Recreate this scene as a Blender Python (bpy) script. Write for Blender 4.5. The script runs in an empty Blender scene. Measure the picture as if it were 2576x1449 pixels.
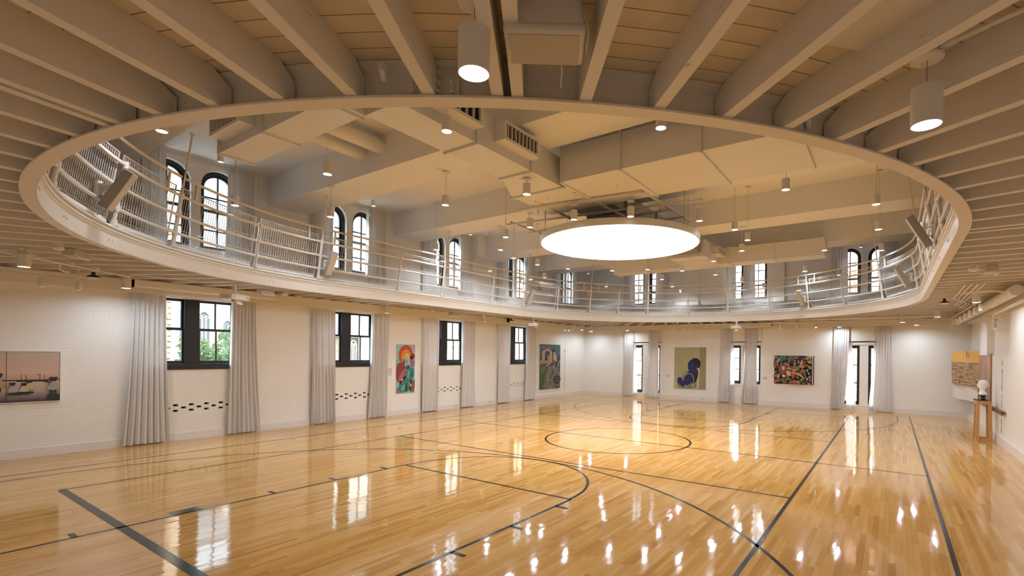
import bpy, math, random
from mathutils import Vector, Matrix
random.seed(7)
PI = math.pi
SC = bpy.context.scene
COL = SC.collection
sin, cos, rad = math.sin, math.cos, math.radians

# ------------------------------------------------------------------ helpers
class MB:
    """Collects vertices and faces of one mesh."""
    def __init__(s): s.v = []; s.f = []; s.m = []
    def add(s, vs, fs, mi=0):
        n = len(s.v); s.v += [tuple(a) for a in vs]
        s.f += [tuple(i + n for i in f) for f in fs]; s.m += [mi] * len(fs)
    def quad(s, a, b, c, d, mi=0): s.add([a, b, c, d], [(0, 1, 2, 3)], mi)
    def box(s, x0, x1, y0, y1, z0, z1, mi=0):
        x0, x1 = min(x0, x1), max(x0, x1); y0, y1 = min(y0, y1), max(y0, y1); z0, z1 = min(z0, z1), max(z0, z1)
        v = [(x, y, z) for z in (z0, z1) for y in (y0, y1) for x in (x0, x1)]
        s.add(v, [(0, 2, 3, 1), (4, 5, 7, 6), (0, 1, 5, 4), (2, 6, 7, 3), (0, 4, 6, 2), (1, 3, 7, 5)], mi)
    def obox(s, o, ax, ay, az, mi=0):
        """box spanned from corner o by three vectors"""
        o, ax, ay, az = Vector(o), Vector(ax), Vector(ay), Vector(az)
        v = [o + ax * i + ay * j + az * k for k in (0, 1) for j in (0, 1) for i in (0, 1)]
        f = [(0, 2, 3, 1), (4, 5, 7, 6), (0, 1, 5, 4), (2, 6, 7, 3), (0, 4, 6, 2), (1, 3, 7, 5)]
        if ax.cross(ay).dot(az) < 0: f = [t[::-1] for t in f]
        s.add(v, f, mi)
    def prism(s, pts, d, mi=0):
        """polygon pts (3-D) extruded by vector d"""
        d = Vector(d); n = len(pts); v = [Vector(p) for p in pts]; v += [p + d for p in v]
        s.add(v, [tuple(range(n))[::-1], tuple(range(n, 2 * n))] + [(i, (i + 1) % n, n + (i + 1) % n, n + i) for i in range(n)], mi)
    def tube(s, path, r, n=8, closed=False, caps=True, mi=0):
        P = [Vector(p) for p in path]; m = len(P); rr = r if isinstance(r, (list, tuple)) else [r] * m
        vs = []; ref = None
        for i in range(m):
            if closed: t = P[(i + 1) % m] - P[i - 1]
            else: t = P[min(i + 1, m - 1)] - P[max(i - 1, 0)]
            t = t.normalized() if t.length > 1e-9 else Vector((0, 0, 1))
            if ref is None: ref = Vector((0, 0, 1)) if abs(t.z) < .9 else Vector((1, 0, 0))
            u = ref - t * ref.dot(t)
            if u.length < 1e-6: u = t.orthogonal()
            u.normalize(); w = t.cross(u); ref = u
            for k in range(n):
                a = 2 * PI * k / n; vs.append(P[i] + (u * cos(a) + w * sin(a)) * rr[i])
        fs = []
        for i in range(m if closed else m - 1):
            j = (i + 1) % m
            for k in range(n):
                k2 = (k + 1) % n; fs.append((i * n + k, i * n + k2, j * n + k2, j * n + k))
        if caps and not closed: fs += [tuple(range(n))[::-1], tuple((m - 1) * n + k for k in range(n))]
        s.add(vs, fs, mi)
    def lathe(s, prof, c=(0, 0, 0), n=24, mi=0, caps=True):
        """profile of (r, z) turned round the vertical through c"""
        vs = [(c[0] + r * cos(2 * PI * k / n), c[1] + r * sin(2 * PI * k / n), c[2] + z) for r, z in prof for k in range(n)]
        m = len(prof); fs = []
        for i in range(m - 1):
            for k in range(n):
                k2 = (k + 1) % n; fs.append((i * n + k, i * n + k2, (i + 1) * n + k2, (i + 1) * n + k))
        if caps: fs += [tuple(range(n))[::-1], tuple((m - 1) * n + k for k in range(n))]
        s.add(vs, fs, mi)
    def ball(s, c, r, n=10, m=6, sc=(1, 1, 1), mi=0):
        prof = [(r * sin(PI * (i + .02) / (m + .04)), -r * cos(PI * (i + .02) / (m + .04))) for i in range(m + 1)]
        vs = [(c[0] + sc[0] * q * cos(2 * PI * k / n), c[1] + sc[1] * q * sin(2 * PI * k / n), c[2] + sc[2] * z) for q, z in prof for k in range(n)]
        fs = []
        for i in range(m):
            for k in range(n):
                k2 = (k + 1) % n; fs.append((i * n + k, i * n + k2, (i + 1) * n + k2, (i + 1) * n + k))
        fs += [tuple(range(n))[::-1], tuple(m * n + k for k in range(n))]
        s.add(vs, fs, mi)
    def xform(s, M, start=0):
        for i in range(start, len(s.v)): s.v[i] = tuple(M @ Vector(s.v[i]))
    def build(s, name, mat, parent=None, smooth=True, loc=None, rot=None, ang=38):
        me = bpy.data.meshes.new(name); me.from_pydata(s.v, [], s.f)
        for mm in (mat if isinstance(mat, (list, tuple)) else [mat]): me.materials.append(mm)
        if len(me.materials) > 1: me.polygons.foreach_set('material_index', s.m)
        me.update()
        if smooth:
            me.polygons.foreach_set('use_smooth', [True] * len(me.polygons)); me.set_sharp_from_angle(angle=rad(ang))
        o = bpy.data.objects.new(name, me); COL.objects.link(o)
        if parent is not None: o.parent = parent
        if loc: o.location = loc
        if rot: o.rotation_euler = rot
        return o

def tag(o, label, cat, group=None, kind=None):
    if label: o['label'] = label
    if cat: o['category'] = cat
    if group: o['group'] = group
    if kind: o['kind'] = kind
    return o
def thing(name, label, cat, loc=(0, 0, 0), rot=(0, 0, 0), group=None, kind=None):
    o = bpy.data.objects.new(name, None); COL.objects.link(o); o.location = loc; o.rotation_euler = rot
    o.empty_display_size = .1
    return tag(o, label, cat, group, kind)
def struct(o): o['kind'] = 'structure'; return o
KIDS = {}
def kids(o):
    return [c for c in bpy.data.objects if c.parent == o]
def copy_tree(o, loc, rot=None, label=None):
    c = o.copy(); COL.objects.link(c); c.location = loc
    if rot is not None: c.rotation_euler = rot
    if label: c['label'] = label
    for ch in KIDS.setdefault(o.name, kids(o)):
        d = ch.copy(); COL.objects.link(d); d.parent = c
        for g in KIDS.setdefault(ch.name, kids(ch)):
            e = g.copy(); COL.objects.link(e); e.parent = d
    return c
ORD = 'first second third fourth fifth sixth seventh eighth ninth tenth eleventh twelfth thirteenth fourteenth fifteenth sixteenth seventeenth eighteenth nineteenth twentieth'.split()
def ordinal(i):
    """0 -> first"""
    tens = ['', '', 'twenty', 'thirty', 'forty', 'fifty']
    n = i + 1
    if n <= 20: return ORD[i]
    t, u = divmod(n, 10)
    return tens[t] + '-' + ORD[u - 1] if u else {3: 'thirtieth', 4: 'fortieth', 5: 'fiftieth'}[t]

# ------------------------------------------------------------------ materials
class NT:
    def __init__(s, name):
        s.mat = bpy.data.materials.new(name); s.mat.use_nodes = True; s.t = s.mat.node_tree; s.t.nodes.clear()
        s.out = s.t.nodes.new('ShaderNodeOutputMaterial')
    def n(s, typ, **kw):
        o = s.t.nodes.new('ShaderNode' + typ)
        for k, v in kw.items():
            if k.startswith('i_'):
                key = k[2:]; key = int(key) if key.isdigit() else key.replace('_', ' ')
                s.put(o, key, v)
            else: setattr(o, k, v)
        return o
    def put(s, o, key, v):
        sock = o.inputs[key]
        if isinstance(v, bpy.types.NodeSocket): s.t.links.new(v, sock)
        elif isinstance(v, bpy.types.Node): s.t.links.new(v.outputs[0], sock)
        else: sock.default_value = v
    def math(s, op, a, b=None, c=None, clamp=False):
        o = s.t.nodes.new('ShaderNodeMath'); o.operation = op; o.use_clamp = clamp
        s.put(o, 0, a)
        if b is not None: s.put(o, 1, b)
        if c is not None: s.put(o, 2, c)
        return o.outputs[0]
    def mix(s, f, a, b, mode='MIX'):
        o = s.t.nodes.new('ShaderNodeMix'); o.data_type = 'RGBA'; o.blend_type = mode
        s.put(o, 0, f); s.put(o, 6, a); s.put(o, 7, b); return o.outputs[2]
    def pos(s):
        g = s.n('NewGeometry'); x = s.n('SeparateXYZ', i_0=g.outputs['Position'])
        return g.outputs['Position'], x.outputs[0], x.outputs[1], x.outputs[2]
    def noise(s, scale, vec=None, detail=4, rough=.55):
        o = s.n('TexNoise', i_Scale=scale, i_Detail=detail, i_Roughness=rough)
        if vec is not None: s.put(o, 'Vector', vec)
        return o.outputs[0]
    def xyz(s, x, y, z=0.):
        return s.n('CombineXYZ', i_0=x, i_1=y, i_2=z).outputs[0]
    def done(s, col, rough=.5, bump=None, bstr=.3, bdist=.01, spec=.5, metal=0., coat=0., normal=None, emit=None, estr=0., trans=0.):
        b = s.n('BsdfPrincipled'); s.put(b, 'Base Color', col if not isinstance(col, tuple) else (*col[:3], 1))
        s.put(b, 'Roughness', rough); s.put(b, 'Specular IOR Level', spec); s.put(b, 'Metallic', metal); s.put(b, 'Coat Weight', coat)
        if bump is not None:
            bn = s.n('Bump', i_Strength=bstr, i_Distance=bdist, i_Height=bump)
            if normal is not None: s.put(bn, 'Normal', normal)
            normal = bn.outputs[0]
        if normal is not None: s.put(b, 'Normal', normal)
        if emit: s.put(b, 'Emission Color', (*emit, 1)); s.put(b, 'Emission Strength', estr)
        s.t.links.new(b.outputs[0], s.out.inputs[0]); return s.mat

def simple(name, col, rough=.5, metal=0., spec=.5, nscale=None, namt=.06, bump=0.):
    """plain paint, metal or cloth with a little mottling of its own"""
    t = NT(name); P, x, y, z = t.pos()
    if nscale:
        k = t.noise(nscale, P); f = t.math('MULTIPLY_ADD', k, 2 * namt, 1 - namt)
        c = t.mix(1., (*col, 1), t.n('CombineColor', i_0=f, i_1=f, i_2=f).outputs[0], 'MULTIPLY')
        return t.done(c, rough, metal=metal, spec=spec, bump=k if bump else None, bstr=bump)
    return t.done(col, rough, metal=metal, spec=spec)

def brick_paint(name, axis, col, w=.205, h=.0667, bstr=.34):
    """painted brick: courses in relief on the wall plane, with one soldier course"""
    t = NT(name); P, x, y, z = t.pos(); u = x if axis == 'x' else y
    def br(vec, bw, bh, off=.5):
        b = t.n('TexBrick', offset=off, i_Scale=1., i_Mortar_Size=.006, i_Mortar_Smooth=.6, i_Bias=0., i_Brick_Width=bw, i_Row_Height=bh)
        t.put(b, 'Vector', vec); t.put(b, 'Color1', (1, 1, 1, 1)); t.put(b, 'Color2', (.93, .93, .93, 1)); t.put(b, 'Mortar', (.0, .0, .0, 1)); return b
    wob = t.math('MULTIPLY', t.noise(3., P, 2), .012)
    zz = t.math('ADD', z, wob)
    b1 = br(t.xyz(u, zz), w * 1.55, h)
    b2 = br(t.xyz(u, t.math('SUBTRACT', zz, 2.772)), .082, .15, 0.)
    inb = t.math('MULTIPLY', t.math('GREATER_THAN', z, 2.78), t.math('LESS_THAN', z, 2.915))
    hgt = t.math('ADD', t.math('MULTIPLY', b1.outputs[0], t.math('SUBTRACT', 1., inb)), t.math('MULTIPLY', b2.outputs[0], inb))
    n1 = t.noise(28., P, 5); n2 = t.noise(.7, P, 3)
    bh = t.math('ADD', hgt, t.math('MULTIPLY', n1, .45))
    f = t.math('MULTIPLY_ADD', n2, .10, .95)
    line = t.math('MULTIPLY_ADD', hgt, .035, .965)
    f = t.math('MULTIPLY', f, line)
    c = t.mix(1., (*col, 1), t.n('CombineColor', i_0=f, i_1=f, i_2=f).outputs[0], 'MULTIPLY')
    return t.done(c, .42, bump=bh, bstr=bstr, bdist=.012, spec=.4)

WALLC = (.83, .805, .765)
M = {}
M['wall_x'] = brick_paint('painted_brick_long_wall', 'x', WALLC)
M['wall_y'] = brick_paint('painted_brick_end_wall', 'y', WALLC, w=.14)
M['reveal'] = simple('window_reveal_paint', (.84, .82, .78), .45, nscale=6.)
M['plaster'] = simple('ceiling_plaster', (.82, .81, .80), .6, nscale=.8, namt=.02)
M['plaster_low'] = simple('drywall_beam_paint', (.78, .75, .70), .55, nscale=1.1, namt=.02)
M['trim'] = simple('baseboard_paint', (.76, .72, .68), .4, nscale=2., namt=.03)
M['white'] = simple('white_enamel', (.78, .755, .71), .35)
M['whitewarm'] = simple('cream_enamel', (.74, .69, .62), .33, nscale=9., namt=.04)
M['fix'] = simple('fixture_white', (.80, .775, .73), .4)
M['lampwhite'] = simple('lamp_shell_white', (.74, .715, .67), .45)
M['duct'] = simple('duct_paint', (.75, .74, .725), .42, nscale=1.3, namt=.03)
M['galv'] = simple('galvanised_grey', (.34, .36, .37), .4, .55, nscale=12., namt=.2)
M['speaker'] = simple('speaker_shell', (.60, .57, .52), .5)
M['speakergrey'] = simple('speaker_taupe', (.36, .32, .27), .55)
M['black'] = simple('black_window_paint', (.018, .020, .026), .3)
M['dark'] = simple('dark_void', (.012, .012, .012), .9)
M['grille'] = simple('grille_dark', (.05, .05, .05), .6)
M['steel'] = simple('brushed_steel', (.5, .5, .5), .35, .9)
M['plaque'] = simple('plaque_card', (.60, .56, .58), .6)
M['red'] = simple('red_sign', (.60, .05, .05), .5)
M['pine'] = simple('pine_wood', (.52, .28, .10), .5, nscale=7., namt=.25)
M['darkwood'] = simple('dark_stained_wood', (.16, .06, .03), .45, nscale=9., namt=.3)
M['plasterwhite'] = simple('bust_plaster', (.86, .85, .84), .6, nscale=30., namt=.03)
M['blackgloss'] = simple('black_lacquer', (.012, .012, .013), .25)
M['track'] = simple('track_rubber', (.095, .070, .055), .75, nscale=5., namt=.2)
M['gold'] = simple('gold_leaf', (.62, .36, .07), .4, .35, nscale=14., namt=.25)
M['paper'] = simple('pink_paper', (.74, .66, .62), .8, nscale=3., namt=.06)
M['slate'] = simple('slate_roof', (.13, .12, .125), .8, nscale=9., namt=.3)
M['line'] = simple('black_court_paint', (.012, .011, .010), .16, spec=.25)
M['cable'] = simple('white_cable', (.75, .73, .69), .5)
M['wire'] = simple('steel_wire', (.30, .25, .20), .4, .6)

def emis(name, col, s):
    t = NT(name); e = t.n('Emission', i_Color=(*col, 1), i_Strength=s); t.t.links.new(e.outputs[0], t.out.inputs[0]); return t.mat
M['lens'] = emis('lamp_lens_glow', (1., .94, .84), 2.2)
M['disc'] = emis('light_disc_glow', (.97, .965, .985), 6.5)

def glass():
    t = NT('window_glass'); tr = t.n('BsdfTransparent', i_Color=(.95, .97, .97, 1)); gl = t.n('BsdfGlossy', i_Color=(1, 1, 1, 1), i_Roughness=.02)
    m = t.n('MixShader', i_0=.05, i_1=tr.outputs[0], i_2=gl.outputs[0]); t.t.links.new(m.outputs[0], t.out.inputs[0]); return t.mat
M['glass'] = glass()

def cloth(name, col, tl, tcol):
    t = NT(name); P, x, y, z = t.pos(); k = t.noise(90., P, 2)
    d = t.n('BsdfDiffuse', i_Color=(*col, 1)); tn = t.n('BsdfTranslucent', i_Color=(*tcol, 1))
    b = t.n('Bump', i_Strength=.15, i_Distance=.003, i_Height=k); t.put(d, 'Normal', b.outputs[0])
    m = t.n('MixShader', i_0=tl, i_1=d.outputs[0], i_2=tn.outputs[0]); t.t.links.new(m.outputs[0], t.out.inputs[0]); return t.mat
M['curtain'] = cloth('grey_curtain_cloth', (.70, .675, .66), .06, (.7, .68, .66))
M['sheer'] = cloth('white_sheer_cloth', (.84, .83, .82), .45, (.85, .85, .85))

def floor_mat():
    t = NT('maple_strip_floor'); P, x, y, z = t.pos()
    W = .0572
    r = t.math('FLOOR', t.math('DIVIDE', y, W))
    h1 = t.n('TexWhiteNoise', noise_dimensions='1D', i_W=r).outputs[0]
    ln = t.math('MULTIPLY_ADD', h1, .5, .55)
    xx = t.math('DIVIDE', t.math('ADD', x, t.math('MULTIPLY', h1, 37.)), ln)
    cidx = t.math('FLOOR', xx)
    wn = t.n('TexWhiteNoise', noise_dimensions='2D', i_Vector=t.xyz(cidx, r))
    v = wn.outputs[0]; vc = wn.outputs[1]
    ramp = t.n('ValToRGB', i_0=v); cr = ramp.color_ramp
    cr.elements[0].position = 0; cr.elements[0].color = (.49, .235, .055, 1); cr.elements[1].position = 1; cr.elements[1].color = (.70, .43, .16, 1)
    e = cr.elements.new(.12); e.color = (.565, .29, .078, 1); e = cr.elements.new(.5); e.color = (.62, .34, .098, 1); e = cr.elements.new(.88); e.color = (.665, .38, .125, 1)
    grain = t.n('TexNoise', i_Scale=1., i_Detail=4., i_Roughness=.6, i_Vector=t.xyz(t.math('MULTIPLY', x, 3.), t.math('MULTIPLY', y, 60.), t.math('MULTIPLY', v, 9.))).outputs[0]
    big = t.noise(.35, P, 3)
    f = t.math('ADD', t.math('MULTIPLY_ADD', grain, .22, .86), t.math('MULTIPLY_ADD', big, .2, -.07))
    gy = t.math('ABSOLUTE', t.math('SUBTRACT', t.math('FRACT', t.math('DIVIDE', y, W)), .5))
    gx = t.math('ABSOLUTE', t.math('SUBTRACT', t.math('FRACT', xx), .5))
    gap = t.math('MAXIMUM', t.math('GREATER_THAN', gy, .482), t.math('GREATER_THAN', gx, .4985))
    f = t.math('MULTIPLY', f, t.math('MULTIPLY_ADD', gap, -.42, 1.))
    c = t.mix(1., ramp.outputs[0], t.n('CombineColor', i_0=f, i_1=f, i_2=f).outputs[0], 'MULTIPLY')
    # every strip is tilted a hair on its own and the varnish has slow waves
    g = t.n('NewGeometry')
    off = t.n('VectorMath', operation='SUBTRACT', i_0=vc, i_1=(.5, .5, .5))
    wav = t.n('TexNoise', i_Scale=1., i_Detail=2., i_Vector=t.xyz(t.math('MULTIPLY', x, 5.), t.math('MULTIPLY', y, 22.)))
    woff = t.n('VectorMath', operation='SUBTRACT', i_0=wav.outputs[1], i_1=(.5, .5, .5))
    s1 = t.n('VectorMath', operation='SCALE', i_0=off.outputs[0], i_Scale=.008)
    s2 = t.n('VectorMath', operation='SCALE', i_0=woff.outputs[0], i_Scale=.022)
    a = t.n('VectorMath', operation='ADD', i_0=s1.outputs[0], i_1=s2.outputs[0])
    a2 = t.n('VectorMath', operation='ADD', i_0=a.outputs[0], i_1=g.outputs['Normal'])
    nn = t.n('VectorMath', operation='NORMALIZE', i_0=a2.outputs[0])
    rough = t.math('MULTIPLY_ADD', t.noise(2.5, P, 3), .05, .035)
    return t.done(c, rough, normal=nn.outputs[0], spec=.42)
M['floor'] = floor_mat()

def joist_mat():
    t = NT('painted_joist_timber'); P, x, y, z = t.pos()
    n1 = t.noise(1.5, P, 4); n2 = t.n('TexNoise', i_Scale=14., i_Detail=5., i_Roughness=.65, i_Vector=P).outputs[0]
    cr = t.math('GREATER_THAN', t.noise(5., t.xyz(t.math('MULTIPLY', x, .6), t.math('MULTIPLY', y, .6), t.math('MULTIPLY', z, 9.)), 5), .71)
    f = t.math('MULTIPLY', t.math('MULTIPLY_ADD', n1, .16, .90), t.math('MULTIPLY_ADD', cr, -.35, 1.))
    c = t.mix(1., (.74, .70, .65, 1), t.n('CombineColor', i_0=f, i_1=f, i_2=f).outputs[0], 'MULTIPLY')
    return t.done(c, .45, bump=n2, bstr=.25, bdist=.004, spec=.4)
M['joist'] = joist_mat()
RX, RY, RR, RL = .083, -.07, 6.39, 3.714     # opening: centre, end radius, half length of the straight
def plank_mat():
    """tongue-and-groove boards that follow the oval"""
    t = NT('painted_deck_boards'); P, x, y, z = t.pos()
    ax = t.math('MAXIMUM', t.math('SUBTRACT', t.math('ABSOLUTE', t.math('SUBTRACT', x, RX)), RL), 0.)
    yy = t.math('SUBTRACT', y, RY)
    d = t.math('SQRT', t.math('ADD', t.math('MULTIPLY', ax, ax), t.math('MULTIPLY', yy, yy)))
    wob = t.math('MULTIPLY', t.noise(1.4, P, 2), .03)
    q = t.math('DIVIDE', t.math('ADD', d, wob), .135)
    k = t.math('ABSOLUTE', t.math('SUBTRACT', t.math('FRACT', q), .5))
    wd = t.math('MULTIPLY_ADD', t.noise(2.3, P, 3), .03, .462)
    line = t.math('GREATER_THAN', k, wd)
    hv = t.n('TexWhiteNoise', noise_dimensions='1D', i_W=t.math('FLOOR', q)).outputs[0]
    st = t.noise(6., P, 5); f = t.math('ADD', t.math('MULTIPLY_ADD', hv, .10, .80), t.math('MULTIPLY', st, .20))
    f = t.math('MULTIPLY', f, t.math('MULTIPLY_ADD', line, -.75, 1.))
    c = t.mix(1., (.74, .645, .51, 1), t.n('CombineColor', i_0=f, i_1=f, i_2=f).outputs[0], 'MULTIPLY')
    return t.done(c, .5, bump=line, bstr=-.6, bdist=.006, spec=.35)
M['plank'] = plank_mat()

def stone_mat():
    t = NT('rubble_stone'); P, x, y, z = t.pos()
    b = t.n('TexBrick', offset=.43, squash=.8, squash_frequency=3, i_Scale=1., i_Mortar_Size=.015, i_Brick_Width=.36, i_Row_Height=.15, i_Bias=.1)
    t.put(b, 'Vector', t.xyz(t.math('ADD', x, y), z)); t.put(b, 'Color1', (.40, .30, .20, 1)); t.put(b, 'Color2', (.54, .45, .34, 1)); t.put(b, 'Mortar', (.36, .30, .24, 1))
    n = t.noise(1.2, P, 4); c = t.mix(t.math('MULTIPLY', n, .5), b.outputs[0], (.45, .33, .22, 1))
    return t.done(c, .85, bump=b.outputs[1], bstr=.3)
M['stone'] = stone_mat()
def quoin_mat():
    t = NT('quoin_stone'); P, x, y, z = t.pos()
    b = t.n('TexBrick', i_Scale=1., i_Mortar_Size=.02, i_Brick_Width=.3, i_Row_Height=.2); t.put(b, 'Vector', t.xyz(x, z))
    t.put(b, 'Color1', (.24, .16, .10, 1)); t.put(b, 'Color2', (.40, .31, .22, 1)); t.put(b, 'Mortar', (.16, .12, .09, 1))
    return t.done(b.outputs[0], .85)
M['quoin'] = quoin_mat()
def redbrick(name, c1, c2, ax):
    t = NT(name); P, x, y, z = t.pos(); u = x if ax == 'x' else y
    b = t.n('TexBrick', i_Scale=1., i_Mortar_Size=.008, i_Brick_Width=.22, i_Row_Height=.075); t.put(b, 'Vector', t.xyz(u, z))
    t.put(b, 'Color1', (*c1, 1)); t.put(b, 'Color2', (*c2, 1)); t.put(b, 'Mortar', (.62, .50, .44, 1)); return t.done(b.outputs[0], .85)
M['brick_y'] = redbrick('red_brick_street', (.42, .13, .08), (.52, .19, .12), 'y')
M['brick_x'] = redbrick('orange_brick_street', (.55, .25, .12), (.62, .32, .17), 'x')
def siding():
    t = NT('white_clapboard'); P, x, y, z = t.pos(); k = t.math('GREATER_THAN', t.math('FRACT', t.math('DIVIDE', z, .16)), .9)
    f = t.math('MULTIPLY_ADD', k, -.2, .8); return t.done(t.n('CombineColor', i_0=f, i_1=f, i_2=f).outputs[0], .7)
M['siding'] = siding()
M['cream'] = simple('cream_stucco', (.55, .47, .34), .8, nscale=.6)
M['stucco'] = simple('white_stucco', (.55, .51, .45), .8, nscale=.4)
M['winglass'] = simple('far_window_glass', (.10, .11, .12), .15)
M['fireescape'] = simple('grey_iron', (.16, .17, .17), .6)
M['asphalt'] = simple('street_ground', (.22, .21, .20), .9, nscale=2., namt=.2)
M['bark'] = simple('tree_bark', (.12, .08, .05), .9)
def leaf(name, a, b):
    t = NT(name); oi = t.n('NewGeometry'); r = t.noise(5., oi.outputs['Position'], 2)
    c = t.mix(r, (*a, 1), (*b, 1)); d = t.n('BsdfDiffuse', i_Color=c); tn = t.n('BsdfTranslucent', i_Color=c)
    m = t.n('MixShader', i_0=.35, i_1=d.outputs[0], i_2=tn.outputs[0]); t.t.links.new(m.outputs[0], t.out.inputs[0]); return t.mat
M['leaf'] = leaf('green_leaves', (.025, .05, .02), (.07, .11, .045))
M['leaf2'] = leaf('yellow_green_leaves', (.07, .085, .02), (.14, .14, .04))
P_UP, P_LOW, SKY, SUN, EXPO = 9., 8., 15.0, 2.2, 1.05
# ------------------------------------------------------------------ room shell
XN, XB, YL, YR, ZC = -11.72, 11.88, 8.18, -8.25, 6.77
ZR, ZD = 3.62, 3.95                     # ring underside, gallery deck
BEAMS = [(-8.55, -7.55), (-4.55, -3.5), (-.6, .43), (3.45, 4.5), (7.45, 8.5)]
LWIN = [-6.19, -2.19, 1.79, 5.82]       # lower windows of the long wall
UWIN = [-6.17, -2.17, 1.83, 5.83, 9.83] # arched pairs of the long wall
BWIN = [4.60, -.17, -4.92]              # lower windows of the end wall
UBW = [4.60, -.30, -4.90]               # arched windows of the end wall

def wall_mesh(axis, c, out, u0, u1, z0, z1, rects, arches, depth=.24):
    """wall face at coordinate c of the other axis; openings with reveals going towards 'out' (+1 or -1)"""
    mb = MB()
    def P(u, d, z): return (u, c + out * d, z) if axis == 'x' else (c + out * d, u, z)
    holes = [r[:4] for r in rects] + [(a[0], a[1], a[2], a[3]) for a in arches]
    us = sorted({u0, u1} | {h[i] for h in holes for i in (0, 1)}); zs = sorted({z0, z1} | {h[i] for h in holes for i in (2, 3)})
    us = [u for u in us if u0 <= u <= u1]
    for i in range(len(us) - 1):
        zz = None
        for j in range(len(zs) - 1):
            um, zm = (us[i] + us[i + 1]) / 2, (zs[j] + zs[j + 1]) / 2
            hole = any(h[0] < um < h[1] and h[2] < zm < h[3] for h in holes)
            if not hole and zz is None: zz = zs[j]
            if (hole or j == len(zs) - 2) and zz is not None:
                top = zs[j] if hole else zs[j + 1]
                mb.quad(P(us[i], 0, zz), P(us[i + 1], 0, zz), P(us[i + 1], 0, top), P(us[i], 0, top)); zz = None
    for r in rects:
        a, b, lo, hi = r[:4]; d = r[4]; back = r[5] if len(r) > 5 else None
        for p, q in (((a, lo), (a, hi)), ((b, lo), (b, hi)), ((a, lo), (b, lo)), ((a, hi), (b, hi))):
            mb.quad(P(p[0], 0, p[1]), P(q[0], 0, q[1]), P(q[0], d, q[1]), P(p[0], d, p[1]), 1)
        if back is not None: mb.quad(P(a, d, lo), P(b, d, lo), P(b, d, hi), P(a, d, hi), back)
    for a, b, lo, hi in arches:
        r = (b - a) / 2; zs_ = hi - r; um = (a + b) / 2; n = 14; arc = [(um - r * cos(PI * k / n), zs_ + r * sin(PI * k / n)) for k in range(n + 1)]
        for k in range(n):
            p, q = arc[k], arc[k + 1]
            mb.quad(P(p[0], 0, p[1]), P(q[0], 0, q[1]), P(q[0], 0, hi), P(p[0], 0, hi))
        path = [(a, lo)] + arc + [(b, lo)]
        for p, q in zip(path, path[1:] + path[:1]):
            mb.quad(P(p[0], 0, p[1]), P(q[0], 0, q[1]), P(q[0], depth, q[1]), P(p[0], depth, p[1]), 1)
    return mb

def vents(c, lo=-3, hi=3):
    out = []
    for k in range(-3, 3):
        u = c + .155 + .31 * k; out.append((u - .05, u + .05, .735, .785))
    for k in range(-3, 4):
        u = c + .31 * k; out += [(u - .05, u + .05, .80, .85), (u - .05, u + .05, .67, .72)]
    return out
rects = [(c - .98, c + 1., 1.68, 3.36, .26) for c in LWIN]
for c in LWIN: rects += [(a, b, lo, hi, .09, 2) for a, b, lo, hi in vents(c - .02)]
arch = []
for c in UWIN:
    for s in (-1, 1):
        a, b = sorted((c + s * .10, c + s * .94)); arch.append((a, b, 4.62, 6.58))
WM = [M['wall_x'], M['reveal'], M['dark']]
struct(wall_mesh('x', YL, 1, XN, XB, 0, ZC, rects, arch, .26).build('wall_left', WM))
rects = []
for i, c in enumerate(BWIN):
    for s in (-1, 1):
        a, b = sorted((c + s * (.15 if i != 1 else .055), c + s * .80)); rects.append((a, b, .24 if i != 1 else .89, 2.63, .26))
arch = []
for c in UBW:
    for s in (-1, 1):
        a, b = sorted((c + s * .12, c + s * .90)); arch.append((a, b, 4.72, 6.60))
WM2 = [M['wall_y'], M['reveal'], M['dark']]
struct(wall_mesh('y', XB, 1, YR, YL, 0, ZC, rects, arch, .26).build('wall_back', WM2))
mb = MB(); mb.quad((XN, YR, 0), (XB, YR, 0), (XB, YR, ZC), (XN, YR, ZC)); struct(mb.build('wall_right', [M['wall_x']]))
mb = MB(); mb.quad((XN, YL, 0), (XN, YR, 0), (XN, YR, ZC), (XN, YL, ZC)); struct(mb.build('wall_front', [M['wall_y']]))
mb = MB(); mb.quad((XN, YR, 0), (XB, YR, 0), (XB, YL, 0), (XN, YL, 0)); floor = struct(mb.build('floor', [M['floor']]))
mb = MB(); mb.box(XN, XB, YR, YL, ZC, ZC + .2); struct(mb.build('ceiling', M['plaster']))
# thickness of the right wall: plaster panel with a rough ledge, and brick piers above it
mb = MB(); mb.box(4.2, 8.5, YR, YR + .10, 0, 2.25); struct(mb.build('wall_right_panel', M['wall_x']))
mb = MB(); mb.box(7.05, 8.4, YR, YR + .16, 2.25, 3.38); struct(mb.build('wall_right_pier', M['wall_x']))
mb = MB(); mb.box(2.2, 4.2, YR, YR + .10, 0, 3.38); struct(mb.build('wall_right_pier', M['wall_x']))
mb = MB()
for k in range(9):
    z = .3 + k * .21; mb.box(5.13 + random.uniform(-.01, .01), 5.165 + random.uniform(-.01, .01), YR + .10, YR + .104, z, z + random.uniform(.1, .2))
struct(mb.build('wall_right_crack', M['grille']))
for y0, y1, nm in ((1.85, 3.0, 'pier'), (-1.95, -1.5, 'pier')):
    mb = MB(); mb.box(XB - .14, XB, y0, y1, ZD, ZC); struct(mb.build('wall_back_pier', M['wall_y']))
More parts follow.
